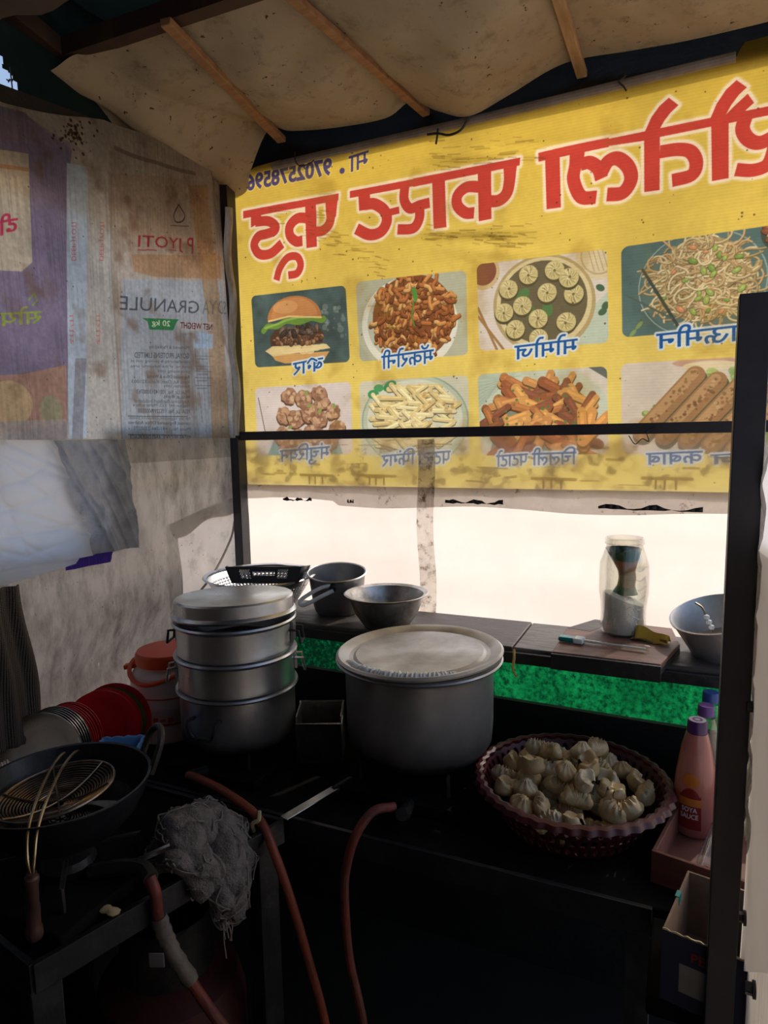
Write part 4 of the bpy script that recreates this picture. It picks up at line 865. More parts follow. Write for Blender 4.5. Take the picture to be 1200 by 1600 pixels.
for x, y in ((.152, -.190), (-.265, -.11), (-.265, .21), (.265, .21)): mesh_obj('leg', MB().bar((x, y, 0), (x, y, .712), .045, .045, up=(.3, .95, 0)), M['paint_blue'], parent=tb, bevel=.002)

# right-hand post and panel
o = mesh_obj('support_post', MB().bar((.0505, -.885, 0), (.0625, -.870, 1.645), .032, .032, up=(0, 1, 0)), M['post'], bevel=.001); tag(o, 'black square post standing in front at the right', 'post')
pn = tag(thing('wall_right', None, None, (.083, -.87, 0)), 'bright pale panel bolted to the post at the right edge', kind='structure')
mesh_obj('board', MB().grid(lambda u, v: (.004 + .002 * math.sin(u * 8), .03 - u * .75, .25 + v * 1.12), 20, 24), M['ply'], parent=pn, solid=.004)
mesh_obj('flex_sheet', MB().grid(lambda u, v: (-.003 + .0025 * math.sin(u * 13 + v * 6) , .028 - u * .7, (.80 + .55 * u) + v * (1.46 - .80 - .55 * u)), 30, 30), M['flex'], parent=pn)
mesh_obj('film_edge', MB().grid(lambda u, v: (-.005 + .003 * math.sin(v * 40), .03 - u * .06, 1.0 + v * .48 + .01 * math.sin(u * 20)), 8, 50), M['gritty'], parent=pn)
mesh_obj('film_strip', MB().grid(lambda u, v: (-.002, .032 - u * .012, 1.47 + v * .15), 2, 8), M['gritty'], parent=pn)
for y, z in ((-.020, 1.174), (-.008, .899), (-.135, .908)):
    b = mesh_obj('bolt', MB().tube([(-.003, y, z), (-.011, y, z)], .0065, 6), M['bolt'], parent=pn)
    mesh_obj('washer', MB().tube([(-.001, y, z), (-.004, y, z)], .009, 16), M['bolt'], parent=b)
o = mesh_obj('wrapped_foot', MB().lathe([(0, 0), (.045, .01), (.05, .10), (.042, .24), (.03, .40), (.012, .47), (0, .48)], 18, sc=lambda a, z: 1 + .12 * math.sin(3 * a + z * 20)), M['foam'], loc=(.045, -.945, .22)); tag(o, 'bluish grey wrapping at the foot of the black post', 'wrapping')

# ------------------------------------------------------------------ the steamer: pot, two tiers and lid, stacked on a burner
def strap_handle(w, h, r=.004, out=.02):
    return spline([(0, -w, 0), (out, -w, 0), (out + .004, -w * .9, -h * .5), (out, -w * .6, -h), (out, 0, -h * 1.02), (out, w * .6, -h), (out + .004, w * .9, -h * .5), (out, w, 0), (0, w, 0)], 5)
def rotz(path, a, c): return [(c[0] + x * math.cos(a) - y * math.sin(a), c[1] + x * math.sin(a) + y * math.cos(a), c[2] + z) for x, y, z in path]
SX, SY = -.940, -.52
t = thing('steamer_pot', 'sooty aluminium pot at the bottom of the momo steamer stack', 'pot', (SX, SY, .808))
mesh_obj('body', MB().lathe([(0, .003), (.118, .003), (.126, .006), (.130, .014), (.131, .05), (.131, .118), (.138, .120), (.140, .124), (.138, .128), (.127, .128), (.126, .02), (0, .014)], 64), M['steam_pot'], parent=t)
for k, a in enumerate((math.radians(-85), math.radians(95))): mesh_obj('handle', MB().tube(rotz(strap_handle(.034, .035), a, (.128 * math.cos(a), .128 * math.sin(a), .085)), .004, 8), M['iron'], parent=t)
def tier(z0, lab, h, a0):
    t = thing('steamer_tier', lab, 'steamer tier', (SX, SY, z0), group='tiers of the momo steamer')
    mesh_obj('ring', MB().lathe([(.124, .0), (.130, .001), (.1325, .004), (.1325, .010), (.131, .014), (.132, h - .012), (.138, h - .009), (.1405, h - .004), (.138, h), (.128, h), (.127, .006), (.124, .0)], 64), M['alu'], parent=t)
    mesh_obj('perforated_tray', MB().lathe([(0, .010), (.1265, .010), (.1265, .012), (0, .012)], 40), M['alu_dull'], parent=t)
    for a in (a0, a0 + math.pi): 
        hd = mesh_obj('handle', MB().tube(rotz([(0, -.020, 0), (.020, -.020, -.002), (.024, -.020, -.030), (.024, .020, -.030), (.020, .020, -.002), (0, .020, 0)], a, (.131 * math.cos(a), .131 * math.sin(a), h * .62)), .0032, 8), M['iron' if a0 < .4 else 'alu'], parent=t)
        mesh_obj('bracket', MB().box((-.004, -.014, -.022), (.002, .014, .022)), M['alu'], parent=hd, loc=(0, 0, 0)).matrix_local = Matrix.Translation((.136 * math.cos(a), .136 * math.sin(a), h * .55)) @ Matrix.Rotation(a, 4, 'Z')
    return t
tier(.936, 'lower aluminium steamer tier resting on the steamer pot, with a ring handle', .078, math.radians(36))
tier(1.014, 'upper aluminium steamer tier just under the steamer lid', .076, math.radians(20))
t = thing('steamer_cover', 'flat aluminium lid on top of the steamer stack', 'lid', (SX + .002, SY - .002, 1.0955), (math.radians(-2.4), math.radians(-1.9), 0))
mesh_obj('body', MB().lathe([(.126, .001), (.139, .002), (.141, .006), (.138, .011), (.135, .013), (.134, .038), (.131, .042), (.1, .041), (.0, .038), (0, .035), (.1, .037), (.129, .036), (.127, .006)], 64), M['alu'], parent=t)

def burner(x, y, z, name, lab, r=.11, h=.055):
    t = thing(name, lab, 'gas stove', (x, y, z))
    mesh_obj('body', MB().box((-r * 1.15, -r * 1.15, 0), (r * 1.15, r * 1.15, h * .35)), M['soot'], parent=t, bevel=.004)
    mesh_obj('burner_head', MB().lathe([(0, h * .35), (.035, h * .35), (.045, h * .6), (.04, h * .78), (0, h * .8)], 24), M['iron'], parent=t)
    for k in range(4):
        a = math.pi / 4 + k * math.pi / 2; c, s = math.cos(a), math.sin(a)
        mesh_obj('pan_support', MB().tube([(r * 1.1 * c, r * 1.1 * s, h * .36), (r * 1.1 * c, r * 1.1 * s, h * .93), (.04 * c, .04 * s, h * .93)], h * .065, 6), M['iron'], parent=t)
    return t
b1 = burner(SX, SY, .7505, 'gas_stove', 'black gas stove under the steamer stack', .11, .0600)
v = mesh_obj('gas_valve', MB().tube([(-.005, -.12, .02), (-.012, -.165, .03)], .010, 10), M['iron'], parent=b1)
# ------------------------------------------------------------------ the big pot and its lid
PX, PY = -.512, -.455
t = thing('cooking_pot', 'large dull aluminium pot with a sooty base under the flat round lid', 'pot', (PX, PY, .822))
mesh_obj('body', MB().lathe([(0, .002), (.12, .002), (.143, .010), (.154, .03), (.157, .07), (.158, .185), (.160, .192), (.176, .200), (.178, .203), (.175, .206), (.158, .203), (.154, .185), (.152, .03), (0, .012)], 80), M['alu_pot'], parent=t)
b2 = burner(PX, PY, .7505, 'gas_stove', 'black gas stove under the large aluminium pot', .125, .0735)
mesh_obj('gas_valve', MB().tube([(.03, -.14, .02), (.045, -.20, .035), (.05, -.225, .05)], .012, 10), M['iron'], parent=b2)
t = thing('pot_lid', 'round aluminium lid with a pressed rim on the large pot', 'lid', (PX + .004, PY - .006, 1.0285), (math.radians(1.0), math.radians(-1.5), 0))
mesh_obj('plate', MB().lathe([(0, .010), (.135, .010), (.141, .006), (.150, .006), (.162, .014), (.172, .016), (.177, .012), (.176, .008), (.170, .0105), (.162, .0085), (.151, .001), (.140, .001), (.134, .006), (0, .006)], 80), M['alu_dull'], parent=t)
def crumple(u, v):
    a = math.radians(-140 + 100 * u); e = math.sin(math.pi * u) ** .4; r = .145 + .022 * v + .0015 * math.sin(u * 170 + v * 3); z = .0105 + e * (.010 * math.sin(v * 3.0) + .0020 * math.sin(u * 210 + 2 * v) + .001 * math.sin(u * 97 + v * 9) + .001 * math.sin(u * 333))
    return (r * math.cos(a), r * math.sin(a), z)
mesh_obj('dough_crust', MB().grid(crumple, 240, 8), M['bristle'], parent=t, smooth=60)

# small steel box pan between the two pots
t = thing('square_tin', 'small square steel tin standing between the steamer and the large pot', 'tin', (-.765, -.445, .752), (0, 0, math.radians(24)))
w, d, h = .052, .045, .112
mesh_obj('body', MB().box((-w, d - .003, 0), (w, d, h)).box((-w, -d, 0), (-w + .003, d, h)).box((w - .003, -d, 0), (w, d, h)).box((-w, -d, 0), (w, d, .004)), M['steel_spot'], parent=t)
mesh_obj('front', MB().box((-w, -d, 0), (w, -d + .003, h - .018)), M['iron'], parent=t)
mesh_obj('rim', MB().tube([(-w, -d, h - .018), (w, -d, h - .018), (w, d, h), (-w, d, h)], .0022, 6, closed=True), M['chrome'], parent=t)
t = thing('flat_scraper', 'shiny steel scraper lying on the counter front between the stoves', 'scraper', (-.655, -.64, .752), (0, 0, math.radians(74)))
mesh_obj('blade', MB().box((-.10, -.010, .020), (.04, .010, .0225)), M['chrome'], parent=t, bevel=.001)
mesh_obj('handle', MB().tube([(.035, 0, .018), (.08, 0, .016), (.11, 0, .010)], [.008, .011, .010], 10), M['iron'], parent=t)

# ------------------------------------------------------------------ on the ledge, left to right
LZ = 1.0005
t = thing('colander', 'wide aluminium colander with a perforated wall at the left end of the ledge', 'colander', (-1.115, -.165, LZ))
NU = 72
def col_wall(u, v): a = 2 * math.pi * u; r = .085 + .065 * v ** .8; return (r * math.cos(a), r * math.sin(a), .004 + .092 * v)
def col_hole(u, v): i, j = int(u * 144), int(v * 24); return 7 < j < 20 and i % 2 == 0 and j % 2 == 0
mesh_obj('wall', MB().grid(col_wall, 144, 24, skip=col_hole), M['alu'], parent=t, solid=.0015, smooth=60)
mesh_obj('base', MB().lathe([(0, 0), (.082, 0), (.087, .004), (.086, .006), (0, .004)], 48), M['alu'], parent=t)
mesh_obj('rim', MB().lathe([(.149, .094), (.158, .097), (.162, .100), (.158, .103), (.150, .100)], 72), M['alu'], parent=t)
t = thing('black_tray', 'black plastic tray with a slot handle and dotted ends, lying in the colander', 'tray', (-1.045, -.245, 1.098), (math.radians(-8), 0, math.radians(20)))
def tw(u, v): x = (-.105 + .21 * u) * (1.0 + .0 * v) * (.86 + .14 * v); return (x, -.003 - .012 * v, .046 * v + .012 * v * abs(2 * u - 1) ** 6 * 0)
def th(u, v):
    if abs(u - .5) < .16 and .45 < v < .72: return True
    for c in (.235, .765):
        if abs(u - c) < .07 and .3 < v < .85: return (int((u - c + 1) * 84) + int(v * 12)) % 2 == 0
    return False
mesh_obj('front', MB().grid(tw, 84, 24, skip=th), M['blackpl'], parent=t, solid=.002, smooth=0)
mesh_obj('floor', MB().grid(lambda u, v: ((-.09 + .18 * u), -.003 + .05 * v, .002), 2, 2), M['blackpl'], parent=t, solid=.002)
for s in (-1, 1): mesh_obj('end', MB().add([(s * .09, -.003, 0), (s * .105, -.015, .046), (s * .118, .045, .046), (s * .095, .045, 0)], [(0, 1, 2, 3)]), M['blackpl'], parent=t, solid=.002)

t = thing('saucepan', 'grey aluminium saucepan with a folded wire handle, on the ledge', 'saucepan', (-.893, -.108, LZ + .003), (math.radians(7), math.radians(3), 0))
mesh_obj('body', MB().lathe([(0, .0), (.058, .0), (.066, .006), (.071, .03), (.079, .108), (.083, .111), (.083, .114), (.078, .113), (.069, .03), (.062, .006), (0, .004)], 56), M['pan_dark'], parent=t)
mesh_obj('rim', MB().lathe([(.079, .110), (.0835, .1105), (.0845, .113), (.082, .1145), (.079, .1125)], 56), M['alu'], parent=t)
hd = mesh_obj('handle', MB().tube(spline([(.030, -.078, .090), (.0, -.098, .074), (-.040, -.116, .052), (-.055, -.114, .055), (-.050, -.104, .066), (-.010, -.086, .092), (.020, -.074, .102)], 6), .0055, 10), M['bristle'], parent=t)
mesh_obj('rivet_plate', MB().tube([(.026, -.070, .098), (.029, -.080, .094)], .010, 12), M['iron'], parent=hd)
t = thing('steel_bowl', 'stained steel mixing bowl between the saucepan and the large pot lid', 'bowl', (-.705, -.192, LZ))
mesh_obj('body', MB().lathe([(0, .0), (.05, .0), (.06, .003), (.082, .035), (.098, .080), (.108, .084), (.110, .087), (.107, .088), (.097, .084), (.079, .037), (.057, .006), (0, .004)], 64), M['steel_spot'], parent=t)

# cutting board, jar, brush, packet, right-hand pan
t = thing('cutting_board', 'red-brown wooden board with black edges under the sugar jar', 'board', (-.13, -.18, LZ))
pl = [(-.126, -.140), (.092, -.142), (.126, .012), (.107, .135), (-.072, .150), (-.126, .05)]
mesh_obj('top', MB().prism(pl, .012, .022), M['board'], parent=t, bevel=.002)
mesh_obj('underside', MB().prism([(x * 1.004, y * 1.004) for x, y in pl], .0, .0118), M['blackedge'], parent=t)
mesh_obj('front_batten', MB().bar((-.127, -.146, .003), (.093, -.148, .003), .007, .034), M['blackedge'], parent=t, bevel=.001)
mesh_obj('stained_corner', MB().prism([(-.124, .05), (-.072, .147), (-.02, .143), (-.07, .04)], .0219, .0226), M['darkwood'], parent=t)
BZ = LZ + .0222
JX, JY = -.128, -.125
t = thing('sugar_jar', 'tall clear plastic jar half full of sugar with a patterned packet stuffed in', 'jar', (JX, JY, BZ))
def sq(a, z): return 1 + .035 * math.cos(4 * a + .6) * (1 if z < .17 else 0)
mesh_obj('body', MB().lathe([(0, .0), (.042, .0), (.048, .005), (.050, .02), (.0485, .05), (.050, .07), (.054, .10), (.054, .14), (.053, .165), (.047, .188), (.041, .205), (.0405, .212), (.043, .214), (.043, .226), (.0395, .227), (.039, .205), (.045, .187), (.051, .164), (.052, .14), (.052, .10), (.048, .07), (.0465, .05), (.048, .02), (.044, .004), (0, .004)], 48, sc=sq), M['jar'], parent=t)
mesh_obj('neck_ring', MB().lathe([(.0395, .212), (.0445, .213), (.0445, .2145), (.0395, .216)], 48), M['jar'], parent=t)
for k in range(6): mesh_obj('moulded_rib', MB().tube([(.0525 * math.cos(a), .0525 * math.sin(a), .05 + k * .022 + .004 * math.sin(j)) for j, a in enumerate(np.linspace(-1.35, -.35, 9))], .0014, 5), M['jar'], parent=t)
def heap(r, z): return z
o = mesh_obj('sugar', MB().lathe([(0, .006), (.043, .006), (.0465, .02), (.0455, .05), (.0465, .075), (.045, .084), (.03, .090), (0, .093)], 40), M['sugar'], loc=(JX, JY, BZ)); tag(o, 'white sugar filling the lower half of the clear jar', 'sugar', kind='stuff')
for v_ in o.data.vertices:
    if v_.co.z > .07: v_.co.z += -.35 * v_.co.x - .10 * v_.co.y
def packmat():
    m, nt, out = newmat('patterned_packet'); tc = N(nt, 'ShaderNodeTexCoord'); sx = N(nt, 'ShaderNodeSeparateXYZ'); nt.links.new(tc.outputs['Object'], sx.inputs[0])
    nz = N(nt, 'ShaderNodeTexNoise', Scale=40, Detail=4); nt.links.new(tc.outputs['Object'], nz.inputs[0]); ma = N(nt, 'ShaderNodeMath', _operation='MULTIPLY_ADD'); ma.inputs[1].default_value = .02
    nt.links.new(nz.outputs[0], ma.inputs[0]); nt.links.new(sx.outputs[2], ma.inputs[2]); mr = N(nt, 'ShaderNodeMapRange'); mr.inputs[1].default_value = .01; mr.inputs[2].default_value = .135; nt.links.new(ma.outputs[0], mr.inputs[0])
    rp = N(nt, 'ShaderNodeValToRGB'); cr = rp.color_ramp; cr.interpolation = 'CONSTANT'
    for p, c in ((0, (.05, .13, .05)), (.14, (.22, .17, .05)), (.36, (.20, .11, .045)), (.45, (.32, .12, .05)), (.64, (.04, .10, .045)), (.85, (.03, .07, .10))):
        e = cr.elements[0] if p == 0 else cr.elements.new(p); e.position = p; e.color = (*c, 1)
    cr.elements.remove(cr.elements[-1]) if cr.elements[-1].position == 1 else None
    nt.links.new(mr.outputs[0], rp.inputs[0]); p = N(nt, 'ShaderNodeBsdfPrincipled', Roughness=.3); nt.links.new(rp.outputs[0], p.inputs[0]); nt.links.new(p.outputs[0], out.inputs[0]); return m
def packet(u, v):
    a = 2 * math.pi * u; wd = .010 + .026 * abs(v - .36) ** .8 * 1.5 if v > .36 else .010 + .022 * (.36 - v) * 2.4
    wd = min(max(wd, .019), .0375); pl_ = 1 + .09 * math.sin(14 * a) * max(0, v - .6) * 2
    top = -.018 * math.exp(-((a - 4.2) / .5) ** 2) * (v > .95)
    return ((wd * math.cos(a)) * pl_ + .008 * (1 - abs(2 * v - .72)), wd * .8 * math.sin(a) * pl_, .108 * v + top)
o = mesh_obj('spice_packet', MB().grid(packet, 56, 24), packmat(), loc=(JX, JY, BZ + .094), smooth=50, solid=.0012); tag(o, 'crumpled green and orange printed packet inside the sugar jar', 'packet')
t = thing('basting_brush', 'basting brush with a teal head and clear handle lying on the board', 'brush', (-.16, -.245, BZ), (0, 0, math.radians(-6)))
mesh_obj('handle', MB().tube(spline([(-.045, 0, .007), (.0, 0, .006), (.05, 0, .007), (.085, 0, .008), (.098, 0, .008)], 6), [.004] * 12 + [.0055] * 6 + [.007] * 6 + [.006], 10), M['jar'], parent=t)
mesh_obj('handle_core', MB().tube([(-.04, 0, .0065), (.09, 0, .0075)], .0022, 6), M['bristle'], parent=t)
mesh_obj('ferrule', MB().box((-.062, -.014, .001), (-.040, .014, .013)), M['bristle'], parent=t, bevel=.003)
mesh_obj('head', MB().box((-.096, -.013, .002), (-.060, .013, .012)), M['teal'], parent=t, bevel=.004)
t = thing('yellow_packet', 'small opened yellow packet with brown print beside the jar', 'packet', (-.060, -.170, BZ), (0, 0, math.radians(-14)))
mesh_obj('front', MB().grid(lambda u, v: (-.036 + .072 * u, .012 - .028 * v + .004 * math.sin(u * 6), .002 + .030 * (1 - abs(2 * v - 1)) * (1 - .45 * u) + .002 * math.sin(u * 9)), 10, 10), M['yellowpk'], parent=t, solid=.0008)
mesh_obj('printed_end', MB().box((.020, -.017, .003), (.034, -.0155, .013)), M['brownpk'], parent=t)
mesh_obj('flap', MB().grid(lambda u, v: (-.045 + .05 * u, -.020 + .02 * v, .002 + .004 * math.sin(u * 3.1)), 6, 3), M['brownpk'], parent=t, solid=.0008)
t = thing('tilted_pan', 'grey aluminium pan tilted on the ledge beside the black post', 'pan', (.085, -.140, LZ + .014), (math.radians(12), math.radians(-13), 0))
mesh_obj('body', MB().lathe([(0, .004), (.060, .002), (.064, .0), (.069, .003), (.069, .008), (.071, .014), (.092, .080), (.096, .082), (.097, .086), (.093, .087), (.089, .080), (.068, .016), (.05, .010), (0, .010)], 60), M['alu_dull'], parent=t)
o = mesh_obj('wire_twist', MB().tube(spline([(-.042, -.105, .02), (-.028, -.112, .012), (-.020, -.118, -.008), (-.012, -.124, -.026), (-.004, -.128, -.036)], 5), .0022, 6), M['wire'], loc=(.066, -.046, 1.094)); tag(o, 'bit of twisted wire lying over the rim of the tilted pan', 'wire')
for k in range(3): mesh_obj('porcelain_bead', MB().lathe([(0, -.006), (.005, -.004), (.006, 0), (.005, .004), (0, .006)], 10), M['bristle'], parent=o, loc=(-.019 + .005 * k, -.119 - .003 * k, -.006 - .010 * k))
o = mesh_obj('peel_strip', MB().tube(spline([(-.352, -.266, 1.0), (-.350, -.272, .98), (-.353, -.270, .955), (-.345, -.268, .935)], 5), [.003] * 5 + [.0035] * 6 + [.0025] * 5, 6), M['peel']); tag(o, 'thin yellow peel hanging from the ledge beside the large pot', 'peel')

# ------------------------------------------------------------------ left: tub and plates
t = thing('plastic_tub', 'pinkish white plastic tub with an orange screw lid and orange handle', 'tub', (-1.187, -.478, .7505))
mesh_obj('body', MB().lathe([(0, 0), (.080, 0), (.087, .006), (.089, .05), (.091, .085), (.0935, .09), (.0935, .098), (.091, .103), (.092, .150), (.086, .168), (.072, .180), (.070, .196), (0, .196)], 56), M['tub'], parent=t)
mesh_obj('print_band', MB().lathe([(.0897, .052), (.0903, .052), (.0908, .058), (.0902, .058)], 56), M['tubprint'], parent=t)
mesh_obj('print_band', MB().lathe([(.0925, .118), (.0932, .118), (.0934, .122), (.0926, .122)], 56), M['tubprint'], parent=t)
for k in range(7): a = math.radians(-118 + k * 11); mesh_obj('print_mark', MB().bar((.0905 * math.cos(a), .0905 * math.sin(a), .067), (.0905 * math.cos(a + .13), .0905 * math.sin(a + .13), .067), .001, .008 if k % 2 else .013), M['tubprint'], parent=t)
mesh_obj('lid', MB().lathe([(.074, .190), (.076, .188), (.077, .192), (.077, .212), (.073, .219), (.03, .221), (0, .2215), (0, .215), (.070, .212)], 56, sc=lambda a, z: 1 + (.006 * math.cos(48 * a) if .19 < z < .215 else 0)), M['orange'], parent=t)
hd = spline([(.092 * math.cos(a), .092 * math.sin(a), .172 + .016 * math.cos(2 * a)) for a in np.linspace(math.radians(-190), math.radians(10), 12)], 4)
mesh_obj('carry_handle', MB().tube(hd, .0055, 8), M['orange'], parent=t)
mesh_obj('spout_lug', MB().bar((-.075, -.03, .176), (-.102, -.045, .172), .02, .012), M['orange'], parent=t, bevel=.003)

def plate_mb(r): return MB().lathe([(0, .0), (r * .60, .0), (r * .68, .004), (r * .95, .011), (r, .013), (r, .0155), (r * .94, .0135), (r * .66, .0065), (r * .58, .0025), (0, .0025)], 48)
def stand_plate(name, r, x, y, mat, lab, cat='plate', lean=12, turn=0, group=None, zb=.7465):
    # a plate standing on its edge, its hollow turned to the viewer, leaning back along +y
    L = math.radians(lean); rot = Matrix.Rotation(math.radians(turn), 4, 'Z') @ Matrix.Rotation(math.radians(90) - L, 4, 'X')
    o = mesh_obj(name, plate_mb(r), M[mat]); o.matrix_world = Matrix.Translation((x, y, zb + r * math.cos(L) + .001)) @ rot
    return tag(o, lab, cat, group)
TN = 12
def along(x, y, d, tn=None): a = math.radians(TN if tn is None else tn); return x - math.sin(a) * d, y + math.cos(a) * d
ORD = ('second', 'third', 'fourth', 'fifth', 'sixth', 'seventh', 'eighth', 'ninth', 'tenth')
bx, by = -1.222, -.818
stand_plate('steel_plate', .091, bx, by, 'plate_steel', 'foremost shiny steel plate of the row standing on edge', turn=TN + 10)
for k in range(6):
    x, y = along(bx, by, .014 + k * .0068); stand_plate('steel_plate', .088, x, y, 'plate_steel', ORD[k] + ' steel plate counted from the front of the row on edge', turn=TN, group='steel plates standing on edge')
bx, by = -1.236, -.758
for k in range(6):
    x, y = along(bx, by, k * .0066 + (.003 if k > 3 else 0)); stand_plate('red_plate', .083, x, y, 'redp' if k == 0 else 'red', 'foremost dark red plate of the small red stack' if k == 0 else ORD[k - 1] + ' plate of the small red stack behind the steel plates', turn=TN, group=None if k == 0 else 'small red plates on edge')
bx, by = -1.214, -.668
stand_plate('large_red_plate', .088, bx, by, 'red', 'large bright red plate facing the viewer in the middle of the plate row', turn=24, lean=13)
for k in range(3): x, y = along(bx, by, .010 + k * .0075, 24); stand_plate('large_red_plate', .086, x, y, 'red', ORD[k] + ' plate of the large red stack, behind its bright front plate', turn=24, lean=13, group='large red plates on edge')
for k in range(2): x, y = along(bx + .006, by, .034 + k * .008, 24); stand_plate('green_plate', .084, x, y, 'greenp', 'green plate wedged between the red plates' + (', the nearer one' if k == 0 else ', the farther one'), turn=24, lean=13)
x, y = along(bx + .014, by, .052, 24); stand_plate('large_red_plate', .088, x, y, 'red', 'rearmost red plate of the row, next to the tub', turn=24, lean=13)
t = thing('white_plate_stack', 'small stack of white plates at the left edge, seen edge on', 'plates', (-1.215, -.925, .746), (0, 0, 0))
for k in range(5):
    o = mesh_obj('plate', plate_mb(.058), M['white_pl'], parent=t); o.matrix_local = Matrix.Translation((0, k * .006, .058)) @ Matrix.Rotation(math.radians(-34), 4, 'Z') @ Matrix.Rotation(math.radians(80), 4, 'X')
t = thing('blue_tray', 'small pale blue plastic tray behind the wok', 'tray', (-1.102, -.728, .746), (0, 0, math.radians(30)))
w, d, h = .044, .030, .098
mesh_obj('body', MB().box((-w, -d, 0), (w, d, .003)).box((-w, -d, 0), (w, -d + .003, h)).box((-w, d - .003, 0), (w, d, h)).box((-w, -d, 0), (-w + .003, d, h)).box((w - .003, -d, 0), (w, d, h)), M['bluebox'], parent=t, bevel=.001)
mesh_obj('scalloped_rim', MB().tube([(x, y, h + .002 * math.sin(q * 40)) for q, (x, y) in enumerate([(-w + 2 * w * k / 10, -d) for k in range(11)] + [(w, -d + 2 * d * k / 6) for k in range(1, 7)] + [(w - 2 * w * k / 10, d) for k in range(1, 11)] + [(-w, d - 2 * d * k / 6) for k in range(1, 6)])], .003, 6, closed=True), M['bluebox'], parent=t)

# ------------------------------------------------------------------ the wok on its burner, oil and skimmer
KX, KY, KZ = -.945, -1.000, .925
b3 = burner(KX, KY, .7455, 'gas_stove', 'black gas stove under the frying wok at the lower left', .105, .066)
mesh_obj('gas_valve', MB().tube(spline([(.05, .0, .03), (.10, .02, .04), (.145, .022, .048), (.172, .012, .045)], 4), .013, 10), M['iron'], parent=b3)
mesh_obj('valve_tap', MB().bar((.135, .02, .06), (.175, .055, .075), .008, .006), M['chrome'], parent=b3)
t = thing('frying_wok', 'black iron wok with two loop handles holding dark oil', 'wok', (KX, KY, KZ))
kp = [(0, -.108), (.03, -.106), (.06, -.097), (.09, -.080), (.115, -.055), (.130, -.028), (.139, .0), (.142, .002), (.142, .004), (.137, .003), (.127, -.027), (.112, -.053), (.088, -.076), (.058, -.093), (.03, -.101), (0, -.103)]
mesh_obj('bowl', MB().lathe(kp, 64), M['kadai'], parent=t)
for a in (math.radians(58), math.radians(238)):
    c, s = math.cos(a), math.sin(a)
    pth = [(x * c - y * s, x * s + y * c, z) for x, y, z in spline([(.136, -.034, -.012), (.146, -.034, .012), (.158, -.028, .040), (.164, 0, .054), (.158, .028, .040), (.146, .034, .012), (.136, .034, -.012)], 6)]
    mesh_obj('loop_handle', MB().tube(pth, .0065, 10), M['iron'], parent=t)
o = mesh_obj('frying_oil', MB().lathe([(0, -.052), (.11, -.052), (.1125, -.0525), (.10, -.060), (0, -.060)], 48), M['oil'], loc=(KX, KY, KZ)); tag(o, 'dark frying oil in the black wok', 'oil', kind='stuff')
SKZ = KZ - .018
t = thing('spider_skimmer', 'round coiled wire skimmer with a wooden handle lying across the wok', 'skimmer', (KX - .012, KY - .004, SKZ), (math.radians(4), math.radians(-5), 0))
sp = []
for k in range(0, 17 * 36): a = 2 * math.pi * k / 36; r = .012 + .080 * k / 612; sp.append((r * math.cos(a), r * math.sin(a), .004 - .024 * (1 - (r / .092) ** 2)))
mesh_obj('wire_coil', MB().tube(sp, .0013, 5), M['wirered'], parent=t)
mesh_obj('rim_wire', MB().tube([(.093 * math.cos(a), .093 * math.sin(a), .004) for a in np.linspace(0, 2 * math.pi, 60, endpoint=False)], .0024, 6, closed=True), M['wirered'], parent=t)
for a in np.linspace(0, math.pi, 4)[:-1]: mesh_obj('cross_wire', MB().tube([(r * math.cos(a + .4), r * math.sin(a + .4), .007 - .024 * (1 - (r / .092) ** 2)) for r in np.linspace(-.092, .092, 13)], .0017, 5), M['wirered'], parent=t)
H0, H1 = Vector((.015, .045, .032)), Vector((.088, -.122, .030))
iw = t.matrix_basis.inverted() if False else (Matrix.Translation(t.location) @ t.rotation_euler.to_matrix().to_4x4()).inverted()
for sg in (-1, 1):
    pth = [tuple(iw @ Vector(p)) for p in spline([(-1.005 + sg * .010, -.925 + sg * .008, .925), (-.990 + sg * .008, -.945 + sg * .007, .944), (-.955 + sg * .007, -1.0 + sg * .006, .950), (-.905 + sg * .006, -1.07 + sg * .005, .942), (-.868 + sg * .005, -1.118 + sg * .004, .925), (-.850 + sg * .003, -1.138 + sg * .003, .895), (-.8475, -1.140, .868)], 6)]
    mesh_obj('handle_wire', MB().tube(pth, .0024, 6), M['wire'], parent=t)
wp = [tuple(iw @ Vector(p)) for p in spline([(-.848, -1.140, .878), (-.850, -1.139, .862), (-.856, -1.136, .825), (-.864, -1.132, .785), (-.866, -1.130, .762)], 5)]
mesh_obj('wooden_handle', MB().tube(wp, [.007] * 3 + [.010] * 3 + [.0085] * 5 + [.010] * 5 + [.012] * 4 + [.010], 12), M['woodhandle'], parent=t)

# ------------------------------------------------------------------ rag, scraps and hoses
RX, RY = -.800, -.870
t = thing('mop_rag', 'grey frayed knitted rag slung over the table edge by the wok', 'rag', (RX, RY, .750), (0, 0, math.radians(17.5)))
def wob3(p, a, sd): return np.array([a * math.sin(31 * p[1] + 23 * p[2] + sd), a * math.sin(37 * p[2] + 19 * p[0] + 2 * sd), a * math.sin(29 * p[0] + 41 * p[1] + 3 * sd)])
rg = MB(); surf = []
